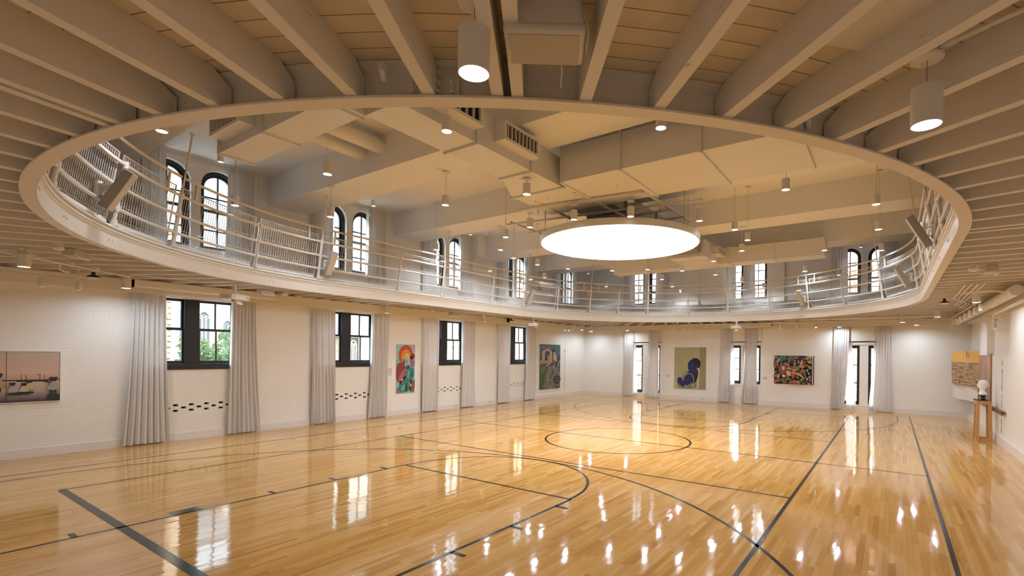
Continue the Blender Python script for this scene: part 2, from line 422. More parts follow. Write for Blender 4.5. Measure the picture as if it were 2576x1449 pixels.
# baseboards, perimeter beams, ceiling beams
def board(name, *b):
    mb = MB(); mb.box(*b); struct(mb.build(name, M['trim']))
board('baseboard_left', XN, XB, YL - .03, YL, 0, .17)
for a, b in ((YR, BWIN[2] - .9), (BWIN[2] + .9, BWIN[1] - .9), (BWIN[1] + .9, BWIN[0] - .9), (BWIN[0] + .9, YL)):
    board('baseboard_back', XB - .03, XB, a, b, 0, .19)
for c in BWIN: board('baseboard_back', XB - .03, XB, c - .9, c + .9, 0, .19)
board('baseboard_right', XN, XB, YR, YR + .13, 0, .20)
board('baseboard_front', XN, XN + .03, YR, YL, 0, .17)
for nm, b in (('beam_left', (XN, XB, YL - .20, YL, 3.385, 3.645)), ('beam_back', (XB - .20, XB, YR, YL, 3.385, 3.645)), ('beam_right', (XN, XB, YR, YR + .20, 3.385, 3.645)), ('beam_front', (XN, XN + .2, YR, YL, 3.385, 3.645))):
    mb = MB(); mb.box(*b); struct(mb.build(nm, M['plaster_low']))
for a, b in BEAMS:
    mb = MB(); mb.box(a, b, YR, YL, 6.03, ZC); struct(mb.build('ceiling_beam', M['plaster']))
mb = MB(); mb.box(3.0, 4.6, YL - .42, YL, 5.98, 6.12); mb.box(3.0, 3.45, YL - .42, YL, 6.12, ZC); struct(mb.build('ceiling_beam_box', M['plaster']))

# ------------------------------------------------------------------ oval opening: a loop measured by arc length
AL = PI * RR; TL = 2 * AL + 4 * RL
def lp(s, off=0., z=0.):
    """point on the loop at length s, 'off' outward of the opening's edge; also the outward normal"""
    s %= TL; R = RR + off
    if s < AL:
        t = s / RR - PI / 2; return Vector((RX + RL + R * cos(t), RY + R * sin(t), z)), Vector((cos(t), sin(t), 0))
    s -= AL
    if s < 2 * RL: return Vector((RX + RL - s, RY + R, z)), Vector((0, 1, 0))
    s -= 2 * RL
    if s < AL:
        t = s / RR + PI / 2; return Vector((RX - RL + R * cos(t), RY + R * sin(t), z)), Vector((cos(t), sin(t), 0))
    s -= AL
    return Vector((RX - RL + s, RY - R, z)), Vector((0, -1, 0))
def sR(d): return (rad(d) + PI / 2) * RR
def sT(x): return AL + RL - x
def sL(d): return AL + 2 * RL + (rad(d) - PI / 2) * RR
def sB(x): return 2 * AL + 2 * RL + x + RL
def ray_out(p, n, inset=0.):
    t = 1e9
    if n.x > 1e-6: t = min(t, (XB - inset - p.x) / n.x)
    if n.x < -1e-6: t = min(t, (XN + inset - p.x) / n.x)
    if n.y > 1e-6: t = min(t, (YL - inset - p.y) / n.y)
    if n.y < -1e-6: t = min(t, (YR + inset - p.y) / n.y)
    return t
def samples(step=.16):
    ss = [i * TL / int(TL / step) for i in range(int(TL / step))]
    cx = RX + RL; cx2 = RX - RL
    ss += [sR(math.degrees(math.atan2(YL - RY, XB - cx))), sR(math.degrees(math.atan2(YR - RY, XB - cx)))]
    ss += [sL(math.degrees(math.atan2(YL - RY, XN - cx2))), sL(360 + math.degrees(math.atan2(YR - RY, XN - cx2)))]
    return sorted(ss)
SS = samples()
mb = MB()
for i, s in enumerate(SS):
    s2 = SS[(i + 1) % len(SS)]
    a, n = lp(s, .02, 3.85); b, m = lp(s2, .02, 3.85)
    A = a + n * ray_out(a, n); B = b + m * ray_out(b, m)
    mb.quad(a, b, B, A)
struct(mb.build('ceiling_gallery', M['plank'], smooth=False))
mb = MB(); K = 8
def bank(s, d):
    p, n = lp(s); k = min(max((abs(n.x) - .0) / .55, 0), 1); k = k * k * (3 - 2 * k)
    return ZD + k * .60 * min(d / 1.55, 1.0) ** .9
rows = []
for s in SS:
    p, n = lp(s, .06, 0); t = ray_out(p, n); r = []
    for k in range(K + 1):
        d = t * (k / K) ** 1.3; q = p + n * d; q.z = bank(s, d); r.append(q)
    rows.append(r)
for i in range(len(rows)):
    for k in range(K): mb.quad(rows[i][k], rows[i - 1][k], rows[i - 1][k + 1], rows[i][k + 1])
struct(mb.build('gallery_floor', M['track']))
def sweep(prof, step=.2, mat=None, name=None):
    mb = MB(); n = int(TL / step); m = len(prof); vs = []
    for i in range(n):
        for r, z in prof: vs.append(lp(TL * i / n, r, z)[0])
    fs = [(i * m + k, ((i + 1) % n) * m + k, ((i + 1) % n) * m + (k + 1) % m, i * m + (k + 1) % m) for i in range(n) for k in range(m)]
    mb.add(vs, fs); return mb
ring = tag(sweep([(0, ZR), (.115, ZR), (.115, ZR + .014), (.016, ZR + .02), (.016, 3.80), (.05, 3.825), (.10, 3.832), (.10, 3.846), (.016, 3.86), (.016, 3.928), (0, 3.928)]).build('ring_beam', M['whitewarm']), 'long white steel channel bent round the oval opening of the gallery', 'beam')
nos = sweep([(0, 3.828), (-.014, 3.832), (-.014, 3.848), (-.004, 3.852), (-.004, 3.862), (-.03, 3.866), (-.03, 3.892), (-.008, 3.896), (-.008, 3.908), (-.045, 3.912), (-.05, 3.925), (-.045, 3.94), (.02, 3.944), (.02, 3.975), (.07, 3.975), (.07, 3.93), (0, 3.93)]).build('nosing', M['white'], ring)
mb = MB(); s = .5
while s < TL:
    for d in (0, .10):
        p, n = lp(s + d, 0, 3.735); st = len(mb.v); mb.ball((0, 0, 0), .016, 8, 4)
        mb.xform(Matrix.Translation(p), st)
    s += 1.37
for s in (sL(139.5), sR(86), sR(-52), sL(262)):
    for a in range(4):
        for b in range(3):
            if a == 1 and b: continue
            p, n = lp(s + a * .05, 0, 3.68 + b * .055); st = len(mb.v); mb.ball(p, .009, 6, 3)
mb.build('rivet', M['whitewarm'], ring)
# splice plate with twelve bolts on the outer side of the ring, near the camera
pl = thing('splice_plate', 'square painted splice plate with twelve bolts beside the nearest pair of joists', 'plate')
s0 = sL(180 + math.degrees(math.atan2(3.47 - .07, 8.93 + .083 - 3.714)))
mb = MB(); pth = [lp(s0 - .155 + .31 * i / 6, .03, 3.655)[0] for i in range(7)]
for a, b in zip(pth, pth[1:]): mb.obox(a, b - a, lp(s0)[1] * .012, (0, 0, .165))
mb.build('plate', M['whitewarm'], pl)
for i in range(4):
    for j in range(3):
        p, n = lp(s0 - .115 + .077 * i, .042, 3.675 + .055 * j); mb = MB(); t = Vector((-n.y, n.x, 0)); a = .3 * ((i * 3 + j * 5) % 4)
        mb.tube([p, p + n * .006], .025, 14); mb.tube([p + n * .006, p + n * .024], .019, 4 if (i + j) % 2 else 6); mb.tube([p + n * .024, p + n * .042], .011, 10)
        mb.build('bolt', M['whitewarm'], pl)
# ------------------------------------------------------------------ joists
def joist(s, w=.072, side=0.):
    p, n = lp(s, .03, 0); t = Vector((-n.y, n.x, 0)); p = p + t * side
    L = ray_out(p, n, .012 if abs(n.y) < .999 else .01) - abs(side) * .6
    if L < .15: return
    mb = MB(); z0, z1 = 3.637, 3.849; ch = min(.13, L * .4)
    side_ = [(0, z0), (L, z0), (L, z1), (ch, z1), (0, z1 - .075)]
    pts = [p + n * a - t * w / 2 + Vector((0, 0, z)) for a, z in side_]
    mb.prism(pts, t * w); o = struct(mb.build('ceiling_joist', M['joist'], smooth=False))
for end in (0, 1):
    for k in range(-22, 23):
        th = 180.4 + 4.03 * k; s = sL(th) if end == 0 else sR(180.4 - th)
        if k in (3, 9) and end == 0:
            joist(s, .068, .058); joist(s, .068, -.058)
        else: joist(s)
for k in range(-8, 9):
    for f in (sT, sB):
        if abs(.455 * k) < RL + .1: joist(f(.455 * k))

# ------------------------------------------------------------------ painted court lines (part of the floor)
mb = MB(); HW = .0245; LZ = .0012
def ln(x0, y0, x1, y1, hw=HW):
    d = Vector((x1 - x0, y1 - y0, 0)).normalized(); q = Vector((-d.y, d.x, 0)) * hw; a = Vector((x0, y0, LZ)); b = Vector((x1, y1, LZ))
    mb.quad(a - q, b - q, b + q, a + q)
def arc(cx, cy, r, a0, a1, hw=HW):
    n = max(8, int(abs(a1 - a0) / 2.5))
    for i in range(n):
        t0, t1 = rad(a0 + (a1 - a0) * i / n), rad(a0 + (a1 - a0) * (i + 1) / n)
        mb.quad(*[(cx + q * cos(t), cy + q * sin(t), LZ) for q, t in ((r - hw, t0), (r - hw, t1), (r + hw, t1), (r + hw, t0))])
VX, VY, SY = 9.07, 4.58, 6.41
for y in (VY, -VY - .01): ln(-VX - HW, y, VX + HW, y)
for x in (-VX, VX): ln(x, -VY, x, VY, .05 if x < 0 else HW)
for x in (-2.985, 2.985): ln(x, -VY, x, VY)
ln(0, -SY, 0, SY); ln(-10.8, SY, 10.8, SY); ln(-10.8, -SY, 10.8, -SY)
arc(0, -.06, 1.805, 0, 360)
for sg in (-1, 1):
    F = 4.985
    def X(x): return sg * x
    for yy in (1.84, -1.92): ln(X(10.77), yy, X(F - .0), yy)
    ln(X(F), 1.84, X(F), -1.92)
    if sg < 0: arc(-F, -.04, 1.86, -90, 90)
    else: arc(F, -.04, 1.86, 90, 270)
    if sg < 0: arc(-9.13, -.04, 6.0, -90, 90)
    else: arc(9.13, -.04, 6.0, 90, 270)
    for yy in (5.96, -6.04): ln(X(10.77), yy, X(9.13), yy)
    ln(X(10.77), SY, X(10.77), -SY)
    for yy, o in ((1.84, 1), (-1.92, -1)):
        for xx in (9.47, 7.32, 6.35, 5.37): ln(X(xx), yy, X(xx), yy + o * .2, .03)
        mb.quad((X(8.56), yy, LZ), (X(8.24), yy, LZ), (X(8.24), yy + o * .2, LZ), (X(8.56), yy + o * .2, LZ))
struct(mb.build('floor_marking', M['line'], floor, smooth=False))
for i, (x, y, nm) in enumerate(((-4.84, 6.2, 'just inside the sideline under the first window'), (-2.2, 5.63, 'below the second window'), (-3.62, 5.12, 'between the sideline and the inner line'), (-3.71, 2.48, 'left of the line before the centre circle'), (-2.19, 1.9, 'just beside the centre circle'))):
    mb = MB(); mb.lathe([(.001, .0005), (.055, .0005), (.055, .003), (.048, .004), (.001, .004)], (0, 0, 0), 20, caps=False)
    tag(mb.build('floor_socket', M['steel'], loc=(x, y, 0)), 'small round metal floor plate ' + nm, 'floor plate', 'floor plates')
# ------------------------------------------------------------------ windows
class WB(MB):
    """mesh in wall coordinates: u along the wall, d outward from the wall face, z up"""
    def __init__(s, axis, c, out=1): super().__init__(); s.ax, s.c, s.o = axis, c, out
    def P(s, u, d, z): return (u, s.c + s.o * d, z) if s.ax == 'x' else (s.c + s.o * d, u, z)
    def bx(s, u0, u1, d0, d1, z0, z1):
        a = s.P(u0, d0, z0); b = s.P(u1, d1, z1); s.box(a[0], b[0], a[1], b[1], a[2], b[2])
def pane(axis, c, u0, u1, z0, z1, d, parent, name='pane', pts=None):
    w = WB(axis, c); P = pts or [(u0, z0), (u1, z0), (u1, z1), (u0, z1)]
    w.prism([w.P(u, d, z) for u, z in P], Vector(w.P(0, .006, 0)) - Vector(w.P(0, 0, 0)))
    return w.build(name, M['glass'], parent, smooth=False)
wn = [0]
def new_window(label):
    wn[0] += 1
    o = thing('window_%d' % wn[0], label, 'window'); o['kind'] = 'structure'; return o
def sash_rect(axis, c, win, u0, u1, z0, z1, d, muntins=1, bars=(), st=.05, bot=.06, name='sash'):
    w = WB(axis, c)
    w.bx(u0, u0 + st, d, d + .045, z0, z1); w.bx(u1 - st, u1, d, d + .045, z0, z1); w.bx(u0 + st, u1 - st, d, d + .045, z0, z0 + bot); w.bx(u0 + st, u1 - st, d, d + .045, z1 - .045, z1)
    for k in range(muntins):
        u = u0 + (u1 - u0) * (k + 1) / (muntins + 1); w.bx(u - .016, u + .016, d + .004, d + .04, z0 + bot, z1 - .045)
    for zb in bars: w.bx(u0 + st, u1 - st, d + .004, d + .04, zb - .016, zb + .016)
    s = w.build(name, M['black'], win, smooth=False)
    pane(axis, c, u0 + st, u1 - st, z0 + bot, z1 - .045, d + .02, s)
    return s
NEAR = ['nearest the camera', 'second from the camera', 'third from the camera', 'farthest from the camera']
for i, c in enumerate(LWIN):
    w = new_window('black double sash window in the long brick wall, ' + NEAR[i])
    f = WB('x', YL)
    f.bx(c - 1., c - .92, .10, .26, 1.80, 3.36); f.bx(c + .92, c + 1., .10, .26, 1.80, 3.36); f.bx(c - .92, c + .92, .10, .26, 3.33, 3.36)
    f.build('frame', M['black'], w, smooth=False)
    f = WB('x', YL); f.bx(c - .135, c + .135, .09, .26, 1.80, 3.33); f.bx(c - .155, c + .155, .085, .10, 1.80, 3.33); f.bx(c - .12, c + .12, .08, .09, 1.86, 3.30); f.build('mullion', M['black'], w, smooth=False)
    for a, b in ((c - .92, c - .135), (c + .135, c + .92)):
        sash_rect('x', YL, w, a, b, 2.60, 3.335, .19); sash_rect('x', YL, w, a, b, 1.80, 2.64, .135, bot=.07)
    f = WB('x', YL); f.bx(c - 1., c + 1., -.012, .26, 1.70, 1.80); f.bx(c - 1., c + 1., -.03, .12, 1.665, 1.70); f.build('sill', M['black'], w, smooth=False)
    f = WB('x', YL); f.bx(c - 1., c + 1., .0, .09, 3.345, 3.385); f.build('head_trim', M['reveal'], w, smooth=False)

def arched(axis, c, a, b, lo, hi, win, d, zmeet, upb, lowb):
    r = (b - a) / 2; um = (a + b) / 2; zs = hi - r; fw = .075
    def outline(q, n=14): return [(um - (r - q) * cos(PI * k / n), zs + (r - q) * sin(PI * k / n)) for k in range(n + 1)]
    for q0, q1, d0, d1, nm in ((0, fw, d - .06, d + .09, 'frame'), (fw, fw + .05, d, d + .05, 'sash')):
        w = WB(axis, c); A = [(a + q0, lo)] + outline(q0) + [(b - q0, lo)]; B = [(a + q1, lo + (q1 - q0))] + outline(q1) + [(b - q1, lo + (q1 - q0))]
        for k in range(len(A)):
            k2 = (k + 1) % len(A); p = [A[k], A[k2], B[k2], B[k]]
            w.prism([w.P(u, d0, z) for u, z in p], Vector(w.P(0, d1, 0)) - Vector(w.P(0, d0, 0)))
        if nm == 'sash':
            w.bx(a + fw, b - fw, d, d + .055, zmeet - .035, zmeet + .035); w.bx(um - .016, um + .016, d, d + .04, lo + .1, hi - fw - .04)
            for zb in upb + lowb: w.bx(a + fw + .04, b - fw - .04, d, d + .04, zb - .016, zb + .016)
        o = w.build(nm, M['black'], win, smooth=False)
    pane(axis, c, 0, 0, 0, 0, d + .02, o, pts=[(a + fw, lo + fw)] + outline(fw) + [(b - fw, lo + fw)])
for i, c in enumerate(UWIN):
    for s, wd in ((-1, 'left'), (1, 'right')):
        w = new_window('tall arched black window above the gallery on the long wall, %s one of the %s pair from the camera' % (wd, ORD[i]))
        a, b = sorted((c + s * .10, c + s * .94)); arched('x', YL, a, b, 4.62, 6.58, w, .17, 5.59, [5.92], [5.11])
for i, c in enumerate(UBW):
    for s, wd in ((1, 'left'), (-1, 'right')):
        w = new_window('tall arched black window above the gallery on the end wall, %s one of the %s pair from the left' % (wd, ORD[i]))
        a, b = sorted((c + s * .12, c + s * .90)); arched('y', XB, a, b, 4.72, 6.60, w, .17, 5.35, [6.0], [5.0])
BN = ['left', 'middle', 'right']
for i, c in enumerate(BWIN):
    w = new_window('narrow black casement pair in the far end wall, %s window of the three' % BN[i])
    lo = .24 if i != 1 else .89; hp = .15 if i != 1 else .055
    for s in (1, -1):
        a, b = sorted((c + s * hp, c + s * .80))
        f = WB('y', XB); f.bx(a, a + .05, .04, .22, lo, 2.63); f.bx(b - .05, b, .04, .22, lo, 2.63); f.bx(a + .05, b - .05, .04, .22, 2.56, 2.63); f.bx(a + .05, b - .05, .04, .22, lo, lo + .05); f.build('frame', M['black'], w, smooth=False)
        h = 2.56 - lo - .05
        sash_rect('y', XB, w, a + .05, b - .05, lo + .05, 2.56, .10, 0, [lo + .05 + h * .36, lo + .05 + h * .68] if i != 1 else [1.55, 2.06], st=.045, bot=.08)
    f = WB('y', XB); f.bx(c - .82, c + .82, -.03, .10, lo - .06, lo); f.build('sill', M['reveal'], w, smooth=False)
# louvred metal panel below the middle end window
mb = MB()
for k in range(4): mb.box(XB - .035, XB - .005, BWIN[1] - .62, BWIN[1] + .62, .28 + .09 * k, .33 + .09 * k)
mb.box(XB - .03, XB, BWIN[1] - .66, BWIN[1] + .66, .24, .66)
tag(mb.build('air_grille', M['reveal'], smooth=False), 'low white louvred grille below the middle window of the far end wall', 'grille')
# ribbed white blinds above the three end windows
for i, c in enumerate(BWIN):
    mb = MB(); n = 36
    for k in range(n):
        y = c - .84 + 1.68 * k / n; mb.box(XB - .05, XB - .03 - (.012 if k % 2 else 0), y, y + 1.68 / n, 2.80, 3.375)
    b = thing('pleated_blind', 'ribbed white blind drawn up above the %s end window' % BN[i], 'blind', group='blinds over the end windows')
    mb.build('blind_fabric', M['plaster_low'], b, smooth=False)
    mb = MB(); mb.box(XB - .06, XB - .02, c - .84, c + .84, 2.765, 2.80); mb.build('bottom_rail', M['black'], b, smooth=False)
    mb = MB(); mb.box(XB - .035, XB - .002, c - .84, c + .84, 2.66, 2.765); mb.build('head_board', M['reveal'], b, smooth=False)

# ------------------------------------------------------------------ curtains
def curtain(name, label, axis, c, u0, u1, b0, b1, z0, z1, group, seed, mat='curtain', pleats=8, amp=.045, d0=.11, inner=0):
    rnd = random.Random(seed); nx, nz = pleats * 9, 14; mb = WB(axis, c, -1)
    ph = [rnd.uniform(-.5, .5) for _ in range(pleats + 2)]; am = [rnd.uniform(.65, 1.25) for _ in range(pleats + 2)]
    vs = []
    for j in range(nz + 1):
        v = j / nz; z = z1 + (z0 - z1) * v; e = v ** 1.8
        a, b = u0 + (b0 - u0) * e, u1 + (b1 - u1) * e
        for i in range(nx + 1):
            u = i / nx; k = u * pleats; q = int(min(k, pleats - 1)); w = am[q] * (1 - (k - q)) + am[q + 1] * (k - q)
            sq = u + .018 * sin(2 * PI * k + ph[q]) * (.3 + v)
            d = d0 + amp * w * (.55 + .6 * v) * sin(2 * PI * k + .8 * sin(2.3 * v + seed)) + .012 * sin(3.1 * k + 5 * v + seed)
            vs.append(mb.P(a + (b - a) * sq, d, z + (.006 * sin(9 * k) if j == nz else 0)))
    fs = [(j * (nx + 1) + i, j * (nx + 1) + i + 1, (j + 1) * (nx + 1) + i + 1, (j + 1) * (nx + 1) + i) for j in range(nz) for i in range(nx)]
    mb.add(vs, fs); o = mb.build(name, M[mat], ang=180); tag(o, label, 'curtain', group)
    return o
# lower floor: (window, left edge, right edge) x top and foot
G1 = 'grey curtains of the long wall below the gallery'
LC = [(-7.35, -6.76, -7.5, -6.68), (-5.41, -4.86, -5.48, -4.72), (-3.33, -2.67, -3.36, -2.6), (-1.36, -.79, -1.52, -.82), (.64, 1.39, .62, 1.36), (2.58, 3.26, 2.5, 3.28), (4.62, 5.42, 4.60, 5.34), (6.50, 7.28, 6.44, 7.22)]
for k, (a, b, e, f) in enumerate(LC):
    w = k // 2; sd = 'left' if k % 2 == 0 else 'right'
    curtain('curtain', 'floor-length grey curtain %s of the long wall window %s' % (sd, NEAR[w]), 'x', YL, a, b, e, f, .03, 3.375, G1, k, pleats=7)
for c, i in zip(LWIN, range(4)):
    curtain('sheer_curtain', 'white sheer inside the right curtain of the long wall window ' + NEAR[i], 'x', YL, c + .78, c + 1.02, c + .72, c + 1.02, .05, 3.37, 'white sheers of the long wall', 40 + i, 'sheer', 5, .02, .045)
    mb = MB(); mb.box(c - 1.22, c + 1.60, YL - .10, YL - .04, 3.362, 3.384)
    tag(mb.build('curtain_track', M['fix'], smooth=False), 'white ceiling track carrying the curtains of the long wall window ' + NEAR[i], 'curtain track', 'curtain tracks of the long wall')
G2 = 'grey curtains of the end wall below the gallery'
BC = [(5.22, 5.79, 5.24, 5.86), (3.86, 4.36, 3.82, 4.46), (.30, .78, .32, .86), (-.84, -.36, -.86, -.24), (-4.40, -3.87, -4.24, -3.76), (-5.85, -5.34, -5.90, -5.24)]
for k, (a, b, e, f) in enumerate(BC):
    curtain('curtain', 'floor-length grey curtain on the %s of the %s end wall window' % ('left' if k % 2 == 0 else 'right', BN[k // 2]), 'y', XB, a, b, e, f, .03, 3.375, G2, 60 + k, pleats=6, amp=.04)
for k, (a, b, e, f) in enumerate([(5.12, 5.24, 5.0, 5.24), (4.34, 4.44, 4.42, 4.62), (.20, .32, .10, .32), (-.38, -.28, -.3, -.14), (-4.50, -4.38, -4.68, -4.30), (-5.38, -5.26, -5.28, -5.08)]):
    curtain('sheer_curtain', 'white sheer showing beside the %s grey curtain of the %s end wall window' % ('left' if k % 2 == 0 else 'right', BN[k // 2]), 'y', XB, a, b, e, f, .05, 3.37, 'white sheers of the end wall', 80 + k, 'sheer', 4, .015, .05)
G3 = 'pale curtains of the arched windows on the long wall'
for i, c in enumerate(UWIN):
    for s, wd in ((-1, 'left'), (1, 'right')):
        a, b = sorted((c + s * 1.22, c + s * .62))
        curtain('curtain', 'tall pale curtain at the %s of the %s arched pair on the long wall' % (wd, ORD[i]), 'x', YL, a, b, a - .05, b + .05, 4.30, 6.74, G3, 100 + 2 * i + (s > 0), pleats=8, amp=.035)
        if i:
            a, b = sorted((c + s * .64, c + s * .52)); curtain('sheer_curtain', 'white sheer inside the %s curtain of the %s arched pair on the long wall' % (wd, ORD[i]), 'x', YL, a, b, a, b, 4.34, 6.73, 'white sheers of the arched windows on the long wall', 130 + 2 * i + (s > 0), 'sheer', 3, .015, .05)
    mb = MB(); mb.box(c - 1.25, c + 1.25, YL - .11, YL - .05, 6.735, 6.765)
    tag(mb.build('curtain_track', M['fix'], smooth=False), 'white ceiling track above the %s arched pair on the long wall' % ORD[i], 'curtain track', 'curtain tracks above the gallery')
for i, c in enumerate(UBW):
    for s, wd in ((1, 'left'), (-1, 'right')):
        L = (.58, .44, .58)[i]; a, b = sorted((c + s * 1.18, c + s * L))
        if i == 1: a, b = ((.14, .56) if s > 0 else (-.72, -.22))
        if i == 2 and s < 0: a, b = -5.95, -5.42
        curtain('curtain', 'tall pale curtain at the %s of the %s arched pair on the end wall' % (wd, ORD[i]), 'y', XB, a, b, a - .04, b + .04, 4.55, 6.72, 'pale curtains of the arched windows on the end wall', 150 + 2 * i + (s > 0), pleats=6, amp=.035)
# ------------------------------------------------------------------ gallery railing
rail = thing('gallery_railing', 'white pipe railing with wire mesh running round the oval gallery edge', 'railing')
MAIN = [sR(d) for d in (-59.4, -29.3, .8, 32, 56, 87.0)] + [sT(-.16)] + [sL(d) for d in (95, 128.5, 159, 190, 220, 250)] + [sB(x) for x in (-3.3, -.3, 2.9)]
INTER = [sR(d) for d in (-80.6, -43, -15, 16, 44, 70.5)] + [sT(2.18), sT(-1.85)] + [sL(d) for d in (110, 142, 175, 205, 235, 266)] + [sB(x) for x in (-1.8, 1.3)]
def off(h): return .035 - .155 * h
def zat(h): return ZD + .02 + h
HS = (.27, .59, .93)
def rail_pts(s0, s1, h, extra=0., step=.22):
    n = max(2, int((s1 - s0) / step)); return [lp(s0 + (s1 - s0) * i / n, off(h) + extra, zat(h))[0] for i in range(n + 1)]
for h in HS:
    n = int(TL / .22); mb = MB(); mb.tube([lp(TL * i / n, off(h), zat(h))[0] for i in range(n)], .027, 8, closed=True); mb.build('pipe_rail', M['whitewarm'], rail)
def post(s, main):
    mb = MB(); pb = lp(s, off(0), zat(0))[0]; pt = lp(s, off(.95), zat(.95))[0]; d = (pt - pb)
    mb.tube([pb, pb + Vector((0, 0, .014))], .075, 14); mb.tube([pb, pb + d * .10], [.05, .04], 12)
    mb.tube([pb, pt], .033 if main else .029, 12)
    for h in HS:
        q = lp(s, off(h), zat(h))[0]; u = d.normalized(); mb.tube([q - u * .05, q + u * .05], .041, 12)
    if main: mb.tube([pt, pt + d.normalized() * .07], [.036, .02], 12)
    mb.build('post', M['whitewarm'], rail)
    if main:
        p0 = pt + d.normalized() * .06; zt = 6.03 if any(a - .1 < p0.x < b + .1 for a, b in BEAMS) else ZC
        u = d / d.z; p1 = p0 + u * (zt - p0.z); mb = MB(); mb.tube([p0, p1], .016, 8); mb.tube([p1 - Vector((0, 0, .02)), p1], .05, 10); mb.build('hanger_rod', M['whitewarm'], rail)
for s in MAIN: post(s, True)
for s in INTER: post(s, False)
ALLP = sorted([s % TL for s in MAIN + INTER])
for i, s0 in enumerate(ALLP):
    s1 = ALLP[(i + 1) % len(ALLP)]; s1 += TL if s1 < s0 else 0
    a, b = s0 + .07, s1 - .07; mb = MB(); n = max(2, int((b - a) / .058)); r = .0042
    hv = [(.10, .065), (1.10, .065)]
    for k in range(n + 1):
        s = a + (b - a) * k / n; p0 = lp(s, off(.10) + .07, zat(.10))[0]; p1 = lp(s, off(1.10) + .07, zat(1.10))[0]
        mb.tube([p0, p1], r if 0 < k < n else .012, 4, caps=False)
    for h in (.10, .145, .36, .68, 1.05, 1.10):
        mb.tube(rail_pts(a, b, h, .072), .0038 if h not in (.10, 1.10) else .011, 4)
    mb.build('mesh_panel', M['white'], rail)
    mb = MB(); mb.obox(lp(a, off(.03) + .05, zat(.025))[0], lp(b, off(.03) + .05, zat(.025))[0] - lp(a, off(.03) + .05, zat(.025))[0], lp((a + b) / 2)[1] * .03, (0, 0, .05)); mb.build('toe_rail', M['fix'], rail, smooth=False)
MS = sorted([s % TL for s in MAIN])
for i, s0 in enumerate(MS):
    s1 = MS[(i + 1) % len(MS)]; s1 += TL if s1 < s0 else 0
    a, b = s0 + .06, s1 - .06; mb = MB(); mb.tube(rail_pts(a, b, 1.26, .02), .026, 8); h = mb.build('handrail', M['whitewarm'], rail)
    for s in (a + .30, b - .30):
        p0 = lp(s, off(.93), zat(.93))[0]; p1 = lp(s, off(1.26) + .02, zat(1.26))[0]; t = lp(s)[1]; t = Vector((-t.y, t.x, 0))
        mb = MB(); mb.obox(p0 - t * .016 - lp(s)[1] * .016, t * .032, lp(s)[1] * .032, p1 - p0); mb.build('stub', M['whitewarm'], h, smooth=False)
# slim loudspeakers strapped to the posts
for s, yaw, lab in ((sL(147) , 0, 'slim grey loudspeaker strapped to the railing at the near left curve'), (sL(93.5), 0, 'slim grey loudspeaker on the railing below the second arched pair'), (sR(86.2), 0, 'slim grey loudspeaker on the railing below the fourth arched pair'),
                (sR(-28), 0, 'slim grey loudspeaker low on the far end of the railing'), (sR(-77), 0, 'slim grey loudspeaker on a bracket at the far right curve of the railing'), (sB(-.55), 0, 'slim grey loudspeaker hung above the right side straight of the railing')):
    p, n = lp(s, -.24, zat(.40)); t = Vector((-n.y, n.x, 0))
    sp = thing('column_speaker', lab, 'speaker', p, (0, 0, math.atan2(-n.y, -n.x)), 'loudspeakers strapped to the gallery railing')
    mb = MB(); mb.box(-.06, .06, -.085, .085, -.31, .31); M4 = Matrix.Rotation(rad(28), 4, 'Y'); mb.xform(M4)
    b = mb.build('cabinet', M['speakergrey'], sp); md = b.modifiers.new('edge', 'BEVEL'); md.width = .008; md.segments = 2
    mb = MB(); mb.box(.0595, .064, -.078, .078, -.30, .30); mb.xform(M4); mb.build('grille', M['speaker'], sp, smooth=False)
    mb = MB(); mb.box(-.20, -.03, -.05, .05, .05, .06); mb.box(-.20, -.03, -.05, .05, -.10, -.09); mb.tube([(-.22, 0, -.14), (-.22, 0, .10)], .05, 10); mb.build('bracket', M['fix'], sp)
    mb = MB(); mb.tube([(-.08, .06, -.2), (-.16, .10, -.27), (-.2, .08, -.33), (-.24, .03, -.36)], .006, 6); mb.build('cable', M['speakergrey'], sp)
# baseboard heaters on the gallery along the long wall
for i, c in enumerate(UWIN[:3]):
    mb = MB(); mb.box(c - 1.3, c + 1.3, YL - .10, YL, ZD + .02, ZD + .24)
    h = thing('baseboard_heater', 'long low white radiator under the %s arched pair' % ORD[i], 'radiator', group='radiators on the gallery'); mb.build('casing', M['white'], h, smooth=False)
    mb = MB()
    for k in range(40): mb.box(c - 1.25 + k * .0625, c - 1.21 + k * .0625, YL - .103, YL - .10, ZD + .16, ZD + .19)
    mb.build('grille', M['grille'], h, smooth=False)
# ------------------------------------------------------------------ cylinder pendants
WARM = (.84, .97, 1.10)
def area(name, size, power, col=WARM, spread=170):
    d = bpy.data.lights.new(name, 'AREA'); d.shape = 'DISK'; d.size = size; d.energy = power; d.color = col; d.spread = rad(spread); return d
L_UP = area('pendant_beam', .12, P_UP); L_LOW = area('gallery_pendant_beam', .12, P_LOW)
PD, PH = .0735, .205
mb = MB(); mb.lathe([(PD - .004, 0), (PD, .001), (PD, PH - .002), (PD - .003, PH), (.001, PH + .001)], n=28, caps=False)
mb.lathe([(PD - .004, 0), (PD - .005, .016)], n=28, caps=False)
ME_SHELL = mb.build('shell', M['lampwhite']); ME_SHELL = (ME_SHELL, ME_SHELL.data)
mb = MB(); mb.lathe([(PD - .005, .012), (.001, .012)], n=28, caps=False); o_l = mb.build('lens', M['lens'], smooth=False); ME_LENS = o_l.data
mb = MB(); mb.lathe([(.001, -.03), (.075, -.03), (.078, -.026), (.078, -.016), (.05, -.014), (.05, 0)], n=24, caps=False); o_c = mb.build('canopy', M['lampwhite']); ME_CAN = o_c.data
for o in (ME_SHELL[0], o_l, o_c): bpy.data.objects.remove(o)
